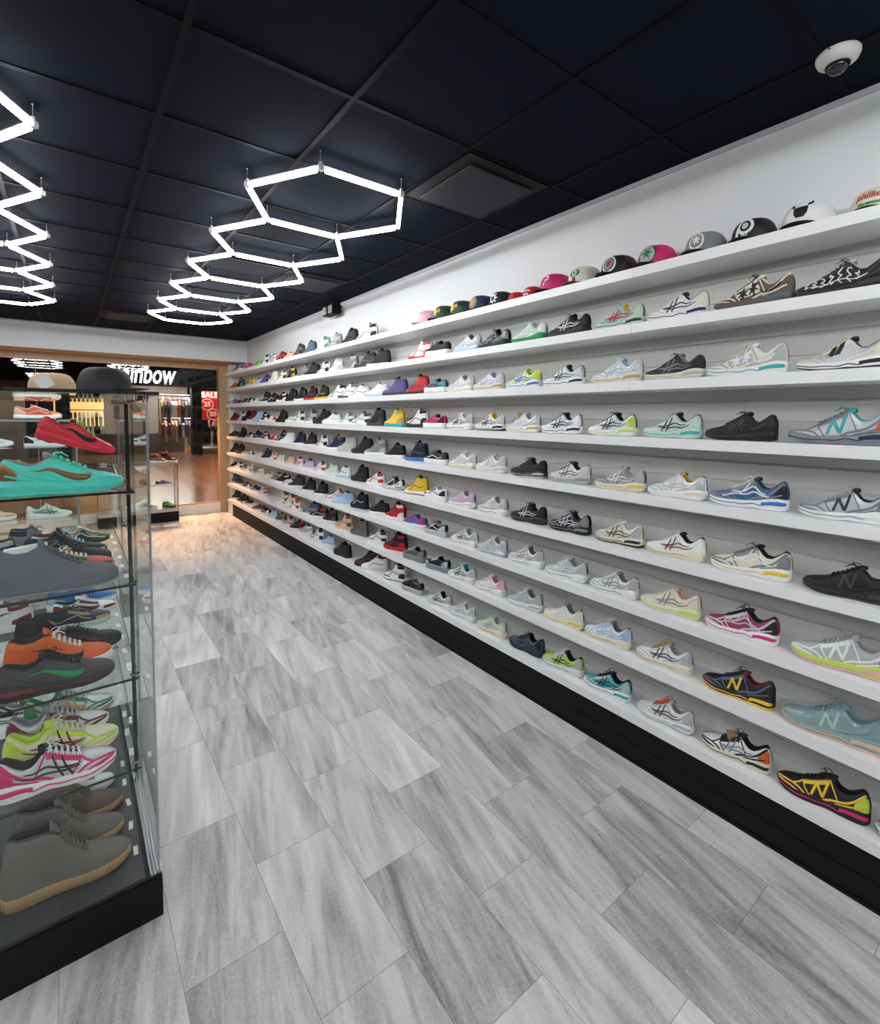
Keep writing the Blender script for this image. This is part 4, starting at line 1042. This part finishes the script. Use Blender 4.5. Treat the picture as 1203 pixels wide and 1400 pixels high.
def cshoe(px0, px1, Y, z, st, pal, lg, lab, dz=0., pitch=0., yaw=0., lo=False, sc=None):
    zz = z+dz+.02
    xa, xb = X_of(px0, Y, zz), X_of(px1, Y, zz)
    L = STY[st]['L']; s_ = sc or (xb-xa)/L
    return shoe(st, pal, lg, lo, ((xa+xb)/2, Y, z+dz+.001), yaw, lab, scale=s_, pitch=pitch), (xa, xb)
TAGS = []
def tagat(x, y, z, what): TAGS.append((x, y, z, what))
A, B_, C_, D_, E_ = SHZ+[ZB+.003]
sh, _ = cshoe(-2, 168, 2.005, A, 'X', 'TTCTTTgC', 'F', 'turquoise sneaker with bronze curved mark on the uppermost glass shelf')
sh, _ = cshoe(18, 150, 2.14, A, 'X', 'RLkRRLL', 'F', 'bright red sneaker standing half hidden behind the turquoise one')
sh, _ = cshoe(44, 156, 2.14, A, 'X', 'RRkRRLm', 'F', 'bright red sneaker with black curved mark, tipped on top of its mate', dz=.138, pitch=.30)
sh, _ = cshoe(-22, 75, 2.30, A, 'R', 'GsNwgsN', 'T', 'grey and navy running shoe low at the back of the uppermost glass shelf')
sh, _ = cshoe(60, 148, 2.30, A, 'R', 'sNNwlgk', '3', 'silver and navy running shoe leaning with its toe down behind the red sneakers', dz=.135, pitch=.28)
sh, _ = cshoe(-12, 161, 2.01, B_, 'M', 'ZZZZgZZ', '-', 'slate grey suede mid top with white card inside, on the second glass shelf')
MB().box((-.115, -.012, .095), (-.02, .012, .135), .002, rot=Matrix.Rotation(-.1, 3, 'Y')).build('insert_card', M_paper, sh)
sh, _ = cshoe(22, 156, 2.155, B_, 'A', 'ajjaaia', 'V', 'rust red and olive low sneaker behind the slate grey suede one', dz=0)
sh, _ = cshoe(30, 152, 2.285, B_, 'M', 'kkkkKkk', 'V', 'black mid top behind the rust and olive sneaker')
sh, _ = cshoe(38, 146, 2.41, B_, 'M', 'kckKkcm', 'V', 'black mid top with ice blue toe and laces')
sh, _ = cshoe(10, 100, 2.53, B_, 'H', 'gKGwkgN', 'V', 'grey high top at the back of the second glass shelf')
sh, _ = cshoe(82, 150, 2.66, B_, 'R', 'EjiEEii', 'W', 'dark green trail shoe with cream streaks in the display case')
sh, _ = cshoe(-72, 24, 2.40, B_, 'H', 'KGgKKkk', '-', 'charcoal high top with pale rim by the rust sneaker', yaw=PI)
sh, _ = cshoe(-4, 156, 2.01, C_, 'X', 'KKekmkk', 'F', 'dark grey sneaker outlined in green with burgundy sole pods')
sh, _ = cshoe(5, 153, 2.15, C_, 'M', 'ookwwwk', 'F', 'orange and black mid top with fat white laces')
sh, _ = cshoe(66, 151, 2.285, C_, 'A', 'kkKkkkk', 'V', 'black leather low sneaker behind the orange and black one', sc=.9)
sh, _ = cshoe(20, 108, 2.42, C_, 'H', 'kkkkkkk', 'F', 'black tall high top at the back of the third glass shelf')
sh, _ = cshoe(60, 143, 2.55, C_, 'A', 'Nbbqwkk', 'V', 'navy and tan low sneaker with pale green sole', sc=.86)
sh, _ = cshoe(84, 148, 2.68, C_, 'A', 'wmmwmwk', 'F', 'white and burgundy low sneaker in the third glass shelf row', sc=.8)
sh, _ = cshoe(78, 146, 2.81, C_, 'M', 'BcBwGBB', 'V', 'sky blue mid top at the back of the third glass shelf', sc=.9)
sh, _ = cshoe(-34, 12, 2.66, C_, 'M', 'wmmwmwm', 'F', 'white and burgundy mid top showing by the case side', yaw=PI, sc=.9)
sh, _ = cshoe(-6, 158, 2.01, D_, 'R', 'sPkwPwk', 'T', 'silver and hot pink running shoe with white laces and black lining')
sh, _ = cshoe(5, 161, 2.15, D_, 'R', 'ilmilil', 'T', 'cream running shoe with lime green collar behind the hot pink one')
sh, _ = cshoe(9, 148, 2.285, D_, 'R', 'smdwisg', 'T', 'silver running shoe with burgundy heel and kraft tag')
MB().box((-.03, -.05, .03), (.02, -.046, .11), .001).build('paper_tag', M_kraft, sh)
sh, _ = cshoe(33, 155, 2.415, D_, 'R', 'sedikse', 'T', 'silver running shoe with green toe and brown crossing stripes')
sh, _ = cshoe(-50, 60, 2.54, D_, 'R', 'kgwwkwk', 'W', 'black running shoe with white speckles at the back of the fourth glass shelf')
sh, _ = cshoe(2, 178, 2.035, E_, 'B', 'DDDhhDK', '-', 'grey suede boot with gum sole on the case floor, first by the front pane')
sh, _ = cshoe(19, 169, 2.185, E_, 'B', 'DDDhhDK', '-', 'grey suede boot with gum sole, second from the front pane')
sh, _ = cshoe(38, 167, 2.34, E_, 'B', 'nnnhhnn', '-', 'brown suede boot behind the two grey suede boots')
sh, _ = cshoe(62, 155, 2.49, E_, 'A', 'wwGwwkG', '-', 'white low sneaker behind the brown suede boot')
sh, _ = cshoe(20, 118, 2.64, E_, 'A', 'GGgwGgg', 'V', 'pale grey low sneaker at the back of the case floor')
# price tags by the toes, and a few more in a line down each shelf
tg_me = MB().box((-.007, -.022, 0), (.007, .022, .0012)).mesh('price_tag'); tg_me.materials.append(M_paper)
where = {1: 'second glass shelf', 2: 'third glass shelf', 3: 'fourth glass shelf', 4: 'case floor'}
names = {4: ['first grey suede boot', 'second grey suede boot', 'brown suede boot', 'white low sneaker', 'pale grey low sneaker'], 3: ['hot pink running shoe', 'lime collared running shoe', 'kraft tagged running shoe', 'green toed running shoe', 'speckled black shoe'],
 2: ['green outlined sneaker', 'orange mid top', 'black leather sneaker', 'tall black high top', 'navy and tan sneaker', 'white and burgundy sneaker'], 1: ['slate suede mid top', 'rust and olive sneaker', 'black mid top', 'ice blue toed mid top', 'grey high top', 'green trail shoe']}
for k_, z in ((1, B_), (2, C_), (3, D_), (4, E_)):
    for q, nm in enumerate(names[k_]):
        o = link(bpy.data.objects.new('price_tag', tg_me)); y = 2.03+.14*q
        o.location = ((.150 if k_ == 4 else .146)-.003*(q % 2), y, z+.0006); o.rotation_euler = (0, 0, random.uniform(-.12, .12))
        tag(o, f'white price tag at the {nm}, {where[k_]}', 'price tag', 'price tags in the display case')
# caps on the case
zc = ZTOP+.001
def ccap(px0, px1, Y, yaw, crown, brim, lab, emb=(), sc=1.):
    xa, xb = X_of(px0, Y, zc+.04), X_of(px1, Y, zc+.04)
    t = cap(0, 10, crown, brim, list(emb), lab, zc, yaw=yaw, scale=sc, group='caps on top of the display case'); t.location = ((xa+xb)/2, Y, zc); return t
c1 = ccap(112, 172, 2.22, -.12, 'k', 'k', 'black cap with long brim on top of the glass display case', sc=.88)
for ch in c1.children:
    if ch.name.startswith('brim'): ch.location.z = .026; ch.scale = (1.16, 1, 1); ch.location.x = -.012
c2 = ccap(46, 98, 2.75, 2.6, 'b', 'b', 'tan cap with yellow emblem and price ticket on top of the display case', [('disc', .022, .034, .06, 'y')], .92)
MB().box((-.03, -.0007, -.028), (.03, .0007, .028)).build('price_ticket', M_paper, c2, loc=(-.02, .090, .062), rot=(-.25, .5, .25))
# ------------------------------------------------------------------ further cases
def small_case(name, x0, x1, y0, y1, zb, zt_, shz, lab):
    t = empty(name, ((x0+x1)/2, (y0+y1)/2, 0), label=lab, cat='display case'); o = -Vector(((x0+x1)/2, (y0+y1)/2, 0))
    def p(n, mb, m): q = mb.build(n, m, t); q.location = o; return q
    p('base', MB().box((x0, y0, 0), (x1, y1, zb-.05), .002), M_black)
    p('base_rail', MB().box((x0, y0, zb-.05), (x1, y1, zb)), M_alu)
    for a, b in (((x0, y0, zb), (x1, y0+.006, zt_)), ((x0, y1-.006, zb), (x1, y1, zt_))): p('glass_pane', MB().box(a, b), M_glass)
    for a, b in (((x0, y0+.006, zb), (x0+.006, y1-.006, zt_)), ((x1-.006, y0+.006, zb), (x1, y1-.006, zt_))): p('glass_pane', MB().box(a, b), M_glass)
    p('top_panel', MB().box((x0-.004, y0-.004, zt_), (x1+.004, y1+.004, zt_+.01)), M_gshelf)
    f = MB()
    for x in (x0+.006, x1-.006):
        for y in (y0+.006, y1-.006): f.box((x-.006, y-.006, zb), (x+.006, y+.006, zt_))
    f.box((x0, y0-.001, zt_-.012), (x1, y0+.006, zt_)).box((x0, y1-.006, zt_-.012), (x1, y1, zt_)); p('frame', f, M_alu)
    for z in shz: p('glass_shelf', MB().box((x0+.01, y0+.02, z-.008), (x1-.01, y1-.02, z)), M_gshelf)
    return t
fx1 = X_of(244, 9.03, .5); fz = float(onY(240, 633, 9.03)[2])
small_case('display_case', fx1-1.1, fx1, 9.03, 9.40, .215, fz, (.215+(fz-.215)*.5,), 'low glass display case with black base against the storefront window')
def fshoe(px, Y, z, st, pal, lg, lab, yaw=0., sc=.95, w=None):
    return shoe(st, pal, lg, True, (X_of(px, Y, z+.05), Y, z+.001), yaw, lab, scale=sc)
fz1 = .215+(fz-.215)*.5
fshoe(231, 9.22, fz+.01, 'H', 'kkRilkP', 'V', 'black high top with pink collar standing on the low display case', -.7)
fshoe(217, 9.2, fz+.01, 'M', 'mkwwwmm', 'V', 'dark red mid top standing on the low display case', -.6)
fshoe(224, 9.2, fz1, 'A', 'vkkwwkk', 'V', 'dark purple low sneaker on the shelf of the low display case', .1, .85)
fshoe(231, 9.22, .215, 'A', 'eeLkkLk', 'V', 'green low sneaker on the floor of the low display case', -1.0, .9)
fshoe(203, 9.22, .215, 'A', 'gGgwwgk', 'V', 'grey low sneaker on the floor of the low display case', -.4, .9)
fshoe(198, 9.22, fz1, 'R', 'Nyywyky', 'T', 'navy and yellow running shoe on the shelf of the low display case', -1.2, .95)
# the middle case, seen through the tall one
mx1 = .05
small_case('display_case', mx1-.9, mx1, 4.95, 5.55, .255, EYE-.05, (EYE-1.20, EYE-.86, EYE-.53, EYE-.27), 'tall glass display case in mid store, seen through the full one')
rr = random.Random(3)
MP = [('A', 'awwuuwk', '3', 'salmon low sneaker with white stripes'), ('R', 'gGGwwGg', 'T', 'grey running shoe'), ('R', 'qwEwwwE', 'T', 'mint running shoe'), ('A', 'ubiwwww', 'V', 'peach low sneaker'), ('R', 'jjiEkji', 'W', 'olive trail shoe'),
      ('M', 'gKkwwgk', 'V', 'grey mid top'), ('A', 'wkkwwwk', 'F', 'white and black low sneaker'), ('R', 'swgwwsg', 'T', 'silver running shoe'), ('M', 'rrkwwrk', 'V', 'red mid top'), ('A', 'aauuwwu', 'V', 'salmon low sneaker')]
mn = ['lowest shelf', 'second shelf', 'third shelf', 'uppermost shelf']
n_ = 0
for k_, z in enumerate((EYE-1.20, EYE-.86, EYE-.53, EYE-.27)):
    for q in range(2):
        st, pal, lg, ds = MP[n_ % len(MP)]; n_ += 1
        shoe(st, pal, lg, True, (mx1-.2-.36*q, 5.15+.1*q, z+.001), rr.uniform(-.15, .15), f'{ds}, {mn[k_]} of the mid-store case'+(', aisle end' if q == 0 else ', far end'))
shoe('A', 'auuwwwu', 'V', True, (mx1-.25, 5.2, EYE-.05+.011), .1, 'salmon low sneaker standing on top of the mid-store display case', scale=1.05)
shoe('R', 'GgNwwGN', 'T', True, (mx1-.68, 5.2, EYE-.05+.011), .1, 'grey and navy running shoe standing on top of the mid-store display case', scale=1.05)

# ------------------------------------------------------------------ the mall beyond the glass
YM = 24.
M_mallfl = mat('brown_stone_floor', hexc('7d5f45'), .22, noise=.25, scale=.9, spec=.6)
M_fascia = mat('black_fascia', hexc('101015'), .6, noise=.1, scale=5, spec=.2)
M_mallwall = mat('mall_wall', hexc('6d645c'), .7, noise=.1, scale=4)
def mall_floor():
    m = bpy.data.materials.new('mall_tiles'); nt, N, L, b = nodes(m)
    tc = N.new('ShaderNodeTexCoord'); br = N.new('ShaderNodeTexBrick'); mp = N.new('ShaderNodeMapping'); mp.inputs['Rotation'].default_value = (0, 0, .785)
    L.new(tc.outputs['Object'], mp.inputs[0]); L.new(mp.outputs[0], br.inputs[0]); br.inputs['Scale'].default_value = 1.; br.inputs['Color1'].default_value = hexc('94683f')+(1,); br.inputs['Color2'].default_value = hexc('7d5430')+(1,); br.inputs['Mortar'].default_value = hexc('4e3a2a')+(1,); br.inputs['Mortar Size'].default_value = .008
    L.new(br.outputs[0], b.inputs['Base Color']); b.inputs['Roughness'].default_value = .2; return m
S('floor_mall', MB().box((-22, YG+.1, -.1), (22, YM+10, 0)), mall_floor())
S('ceiling_mall', MB().box((-22, YG+.1, 4.2), (22, YM, 4.3)), M_fascia)
zf0 = float(onY(250, 529, YM)[2]); zf1 = 4.2
S('wall_mall', MB().box((-22, YM, zf0), (22, YM+.3, zf1)).box((-22, YM+9.9, 0), (22, YM+10, 4.2)).box((-22, YM+.3, 3.6), (22, YM+10, 3.7)), M_fascia)
def mx(px, y=560): return X_of(px, YM, EYE)
pil = MB()
for a, b in ((262, 275), (300.5, 312), (76, 96), (-30, -14)): pil.box((mx(a), YM-.15, 0), (mx(b), YM+.3, zf0))
S('wall_mall_pillars', pil, M_fascia)
S('wall_mall_store', MB().box((mx(-160), YM+.2, 0), (mx(34), YM+.3, zf0)).box((mx(34), YM+1.8, 0), (mx(262), YM+1.9, .9)).box((mx(150), YM+7.5, 0), (mx(300), YM+7.6, 3.6)), M_mallwall)
t = empty('shop_sign', (mx(196), YM-.05, float(onY(200, 512, YM)[2])), label='white script shop sign on the black fascia across the mall', cat='sign')
me = text_mesh('Rainbow', 1.18, .05, .25, .012); w_ = max(v.co.x for v in me.vertices)-min(v.co.x for v in me.vertices)
o = obj('lettering', me, emis('lit_sign', (1, 1, 1), 1.6), t, rot=(PI/2, 0, 0)); o.scale = ((mx(241)-mx(151))/w_, 1., 1.)
# window with the sale poster
M_red = mat('poster_red', hexc('c8201f'), .5, noise=.03, emit=hexc('c8201f'), estr=.35)
M_pw = mat('poster_print', hexc('f0d9c0'), .5, noise=.03, emit=hexc('f0d9c0'), estr=.3)
yp = YM+.5
def mz(y, Y=YM): return float(onY(285, y, Y)[2])
x0, x1 = X_of(275.5, yp, EYE), X_of(299, yp, EYE)
t = empty('sale_poster', ((x0+x1)/2, yp, mz(574, yp)), label='red sale poster with round price marks in the window across the mall', cat='poster')
hh = mz(535, yp)-mz(574, yp); ww = x1-x0
MB().box((-ww/2, 0, 0), (ww/2, .02, hh)).build('sheet', M_red, t)
for body, sz, px, py in (('SALE', .34, 0, .86), ('25', .30, -.16, .54), ('50', .30, .16, .20)):
    o = obj('lettering', text_mesh(body, sz, .004, 0, .012), M_pw, t, loc=(px*ww, -.012, py*hh), rot=(PI/2, 0, 0))
for px, py in ((-.16, .54), (.16, .20)):
    o = obj('ring', disc_mesh(.235, .265), M_pw, t, loc=(px*ww, -.008, py*hh), rot=(PI/2, 0, 0))
# mannequin
M_skin = mat('mannequin_shell', hexc('cfc3b4'), .35, noise=.03)
def skin(name, pts, edges, radii, m, parent, sub=2):
    me = bpy.data.meshes.new(name); me.from_pydata(pts, edges, []); o = bpy.data.objects.new(name, me); C.objects.link(o)
    md = o.modifiers.new('s', 'SKIN'); sv = me.skin_vertices[0].data
    for v, r in zip(sv, radii): v.radius = (r, r) if not isinstance(r, tuple) else r
    sv[0].use_root = True
    o.modifiers.new('b', 'SUBSURF').levels = sub
    bpy.context.view_layer.update()
    ne = bpy.data.meshes.new_from_object(o.evaluated_get(bpy.context.evaluated_depsgraph_get())); bpy.data.objects.remove(o); bpy.data.meshes.remove(me)
    for p in ne.polygons: p.use_smooth = True
    return obj(name, ne, m, parent)
def mannequin(px, Y, s_, top, bottom, lab):
    t = empty('mannequin', (X_of(px, Y, EYE), Y, float(onY(px, 611, Y)[2])+.02), scale=s_, label=lab, cat='mannequin')
    pts = [(0, 0, .92), (0, 0, 1.12), (0, 0, 1.36), (0, 0, 1.46), (0, 0, 1.56), (0, 0, 1.68), (.19, 0, 1.36), (.30, .02, 1.10), (.16, -.10, .98), (-.19, 0, 1.36), (-.26, .0, 1.08), (-.24, -.04, .84), (.10, 0, .86), (.12, 0, .48), (.13, .02, .06), (.13, -.12, .03), (-.10, 0, .86), (-.13, 0, .48), (-.15, .02, .06), (-.15, -.12, .03)]
    ed = [(0, 1), (1, 2), (2, 3), (3, 4), (4, 5), (2, 6), (6, 7), (7, 8), (2, 9), (9, 10), (10, 11), (0, 12), (12, 13), (13, 14), (14, 15), (0, 16), (16, 17), (17, 18), (18, 19)]
    skin('body', pts, ed, [.12, .10, .13, .05, .075, .06, .055, .042, .03, .055, .042, .03, .085, .058, .035, .03, .085, .058, .035, .03], M_skin, t)
    skin('shirt', [pts[1], pts[2], (.18, 0, 1.37), (.235, .01, 1.24), (-.18, 0, 1.37), (-.225, 0, 1.22)], [(0, 1), (1, 2), (2, 3), (1, 4), (4, 5)], [.135, .155, .075, .065, .075, .065], top, t)
    skin('shorts', [(0, 0, .98), (.10, 0, .86), (.125, 0, .66), (-.10, 0, .86), (-.125, 0, .66)], [(0, 1), (1, 2), (0, 3), (3, 4)], [.135, .105, .09, .105, .09], bottom, t)
    MB().cyl((0, .05, -.02), (0, .05, .0), .22, n=24).build('stand', M_alu, t)
    return t
mannequin(294, YM+1.0, 1.06, cm('y'), cm('K'), 'mannequin in yellow shirt and dark shorts under the sale poster')
MB_pl = S('trim_6', MB().box((mx(275), YM, 0), (mx(301), YM+1.6, float(onY(290, 611, YM+1.0)[2]))).box((mx(275)-.03, YM-.02, 0), (mx(275)+.03, YM+.05, zf0)), M_mallwall)
# racks of clothes in the shop across the mall
gcol = ['K', 'n', 'w', 'm', 'j', 'G', 'k', 'b', 'N', 'f', 'i', 'a']
gm = None
def garment(h):
    pr = [(-.03, .20), (.06, .24), (.22, .22), (.24, .19), (.24, .05), (.20, .0)]
    mb = MB(); W_ = .22
    mb.poly([(x, 0, z*h) for x, z in ((-W_, 0), (W_, 0), (W_*.9, .70), (W_*1.45, .62), (W_*1.55, .76), (W_*.8, .95), (W_*.25, 1.), (-W_*.25, 1.), (-W_*.8, .95), (-W_*1.55, .76), (-W_*1.45, .62), (-W_*.9, .70))], (0, .09, 0))
    mb.tube([(0, .045, h), (0, .045, h+.05), (.02, .045, h+.07), (0, .045, h+.09)], .006, 5)
    me = mb.mesh('garment'); me.materials.append(_slot); return me
GM = [garment(.75), garment(1.0)]
rg = random.Random(11)
rails = [(217, 262, 545, YM+1.2), (217, 262, 572, YM+2.0), (218, 255, 556, YM+3.4), (219, 261, 540, YM+5.), (86, 142, 562, YM+2.9)]
rw = ['upper', 'lower', 'middle', 'rearmost', 'detached']
wordof = lambda c: COL[c][3]
for k_, (a, b, y, Y) in enumerate(rails):
    z = float(onY(240, y, Y)[2]); xa, xb = X_of(a, Y, EYE), X_of(b, Y, EYE)
    t = empty('clothes_rail', ((xa+xb)/2, Y, 0), label=f'{rw[k_]} steel clothes rail in the shop across the mall', cat='clothes rail')
    l = (xb-xa)/2
    MB().cyl((-l, 0, z), (l, 0, z), .02, n=8).build('bar', M_alu, t)
    for x in (-l, l): MB().cyl((x, 0, 0), (x, 0, z), .02, n=8).build('upright', M_alu, t)
    n = 9
    for q in range(n):
        c = gcol[rg.randrange(len(gcol))]; me = GM[rg.randrange(2)]
        h = .75 if me is GM[0] else 1.
        o = link(bpy.data.objects.new('hanging_garment', me)); o.location = (xa+(xb-xa)*(q+.8)/(n+.6)+.045, Y, z-h-.113); o.rotation_euler = (0, 0, rg.uniform(1.54, 1.6))
        o.material_slots[0].link = 'OBJECT'; o.material_slots[0].material = cm(c)
        tag(o, f'{wordof(c)} garment hanging on the {rw[k_]} clothes rail across the mall', 'garment', f'{wordof(c)} garments on the {rw[k_]} rail across the mall')
# lit shop beyond the case, with arched rails, and downlights
M_warm = mat('warm_glow_wall', hexc('e8c27e'), .6, noise=.1, scale=2, emit=hexc('f0c070'), estr=.8)  # the shop's warm lighting is put into the wall as its own glow
S('wall_mall_glow', MB().box((mx(70), YM+4, float(onY(110, 583, YM+4)[2])), (mx(150), YM+4.1, float(onY(110, 543, YM+4)[2]))), M_warm)
t = empty('arched_rack', (mx(140), YM+2.2, 0), label='black rack with three nested arched rails in the warm-lit shop', cat='rack')
for k_ in range(3):
    r_ = 1.2+.25*k_
    MB().tube([(1.4-r_+r_*math.sin(a)*1.2, 0, 1.2+r_*math.cos(a)) for a in np.linspace(0, PI/2, 10)]+[(1.4+.2*r_, 0, 0)], .03, 6).build('rail', M_black, t)
M_spot = emis('downlight', (1., .95, .85), 25.)
sp_me = MB().cyl((0, 0, -.03), (0, 0, 0), .07, n=12).mesh('downlight'); sp_me.materials.append(M_spot)
for i in range(4):
    for j in range(5):
        o = link(bpy.data.objects.new('downlight', sp_me)); o.location = (mx(220)+(mx(262)-mx(220))*(j+.3)/5, YM+.9+1.6*i, 3.59)
        tag(o, 'small round downlight in the ceiling of the clothes shop across the mall', 'downlight', 'downlights of the clothes shop')
def area(name, loc, size, e, col, rot=(0, 0, 0), sy=None):
    l = bpy.data.lights.new(name, 'AREA'); l.energy = e; l.color = col; l.size = size
    if sy: l.shape = 'RECTANGLE'; l.size_y = sy
    o = bpy.data.objects.new(name, l); o.location = loc; o.rotation_euler = rot; link(o); return o
def lamp(name, loc, e, col, r=.12, aim=None, cone=2.2):
    l = bpy.data.lights.new(name, 'SPOT'); l.energy = e; l.color = col; l.shadow_soft_size = r; l.spot_size = cone; l.spot_blend = .6
    o = bpy.data.objects.new(name, l); o.location = loc; link(o)
    if aim: o.rotation_euler = (Vector(aim)-Vector(loc)).to_track_quat('-Z', 'Y').to_euler()
    return o
WARM = (1., .70, .40)
for x, y in ((3.4, 13.2), (2.2, 17.), (6.5, 19.), (-4., 14.), (-8., 19.)): lamp('mall_ceiling_light', (x, y, 4.1), 560., WARM)
lamp('mall_entrance_light', (1.5, YG+.75, 2.62), 420., (1., .55, .28), .12, (1.6, 8.9, 0), 1.15)
lamp('mall_entrance_light', (-1.2, YG+.75, 2.62), 420., (1., .55, .28), .12, (-1.2, 8.9, 0), 1.15)
area('shop_ceiling_light', (mx(240), YM+4, 3.5), 4., 420., (1., .94, .86), sy=6.)
lamp('mall_ceiling_light', (mx(0), YM-2.5, 3.9), 300., (1., .86, .7), .12, (mx(10), YM+.2, .2), 1.1)  # extra spot, added to brighten the shopfront wall and pillar
area('shop_ceiling_light', (mx(285), YM+.9, zf0-.1), 1.5, 60., (1., .9, .8))

# ------------------------------------------------------------------ camera, world, view
cam = bpy.data.cameras.new('camera'); co = bpy.data.objects.new('camera', cam); link(co)
Mx = Matrix(((RT[0], UP[0], -FW[0], 0), (RT[1], UP[1], -FW[1], 0), (RT[2], UP[2], -FW[2], EYE), (0, 0, 0, 1)))
co.matrix_world = Mx
cam.sensor_fit = 'VERTICAL'; cam.sensor_height = 36.; cam.lens = CF*36/CH; cam.shift_y = CYO/CH; cam.clip_start = .05; cam.clip_end = 200
sc = bpy.context.scene; sc.camera = co
w = bpy.data.worlds.new('world'); sc.world = w; w.use_nodes = True
w.node_tree.nodes['Background'].inputs[0].default_value = (.02, .018, .016, 1)
sc.view_settings.view_transform = 'Standard'; sc.view_settings.look = 'None'; sc.view_settings.gamma = 1.; sc.view_settings.exposure = .45
sc.cycles.use_denoising = True
sc.cycles.max_bounces = 10; sc.cycles.transparent_max_bounces = 24; sc.cycles.glossy_bounces = 4
sc.cycles.sample_clamp_indirect = 6.
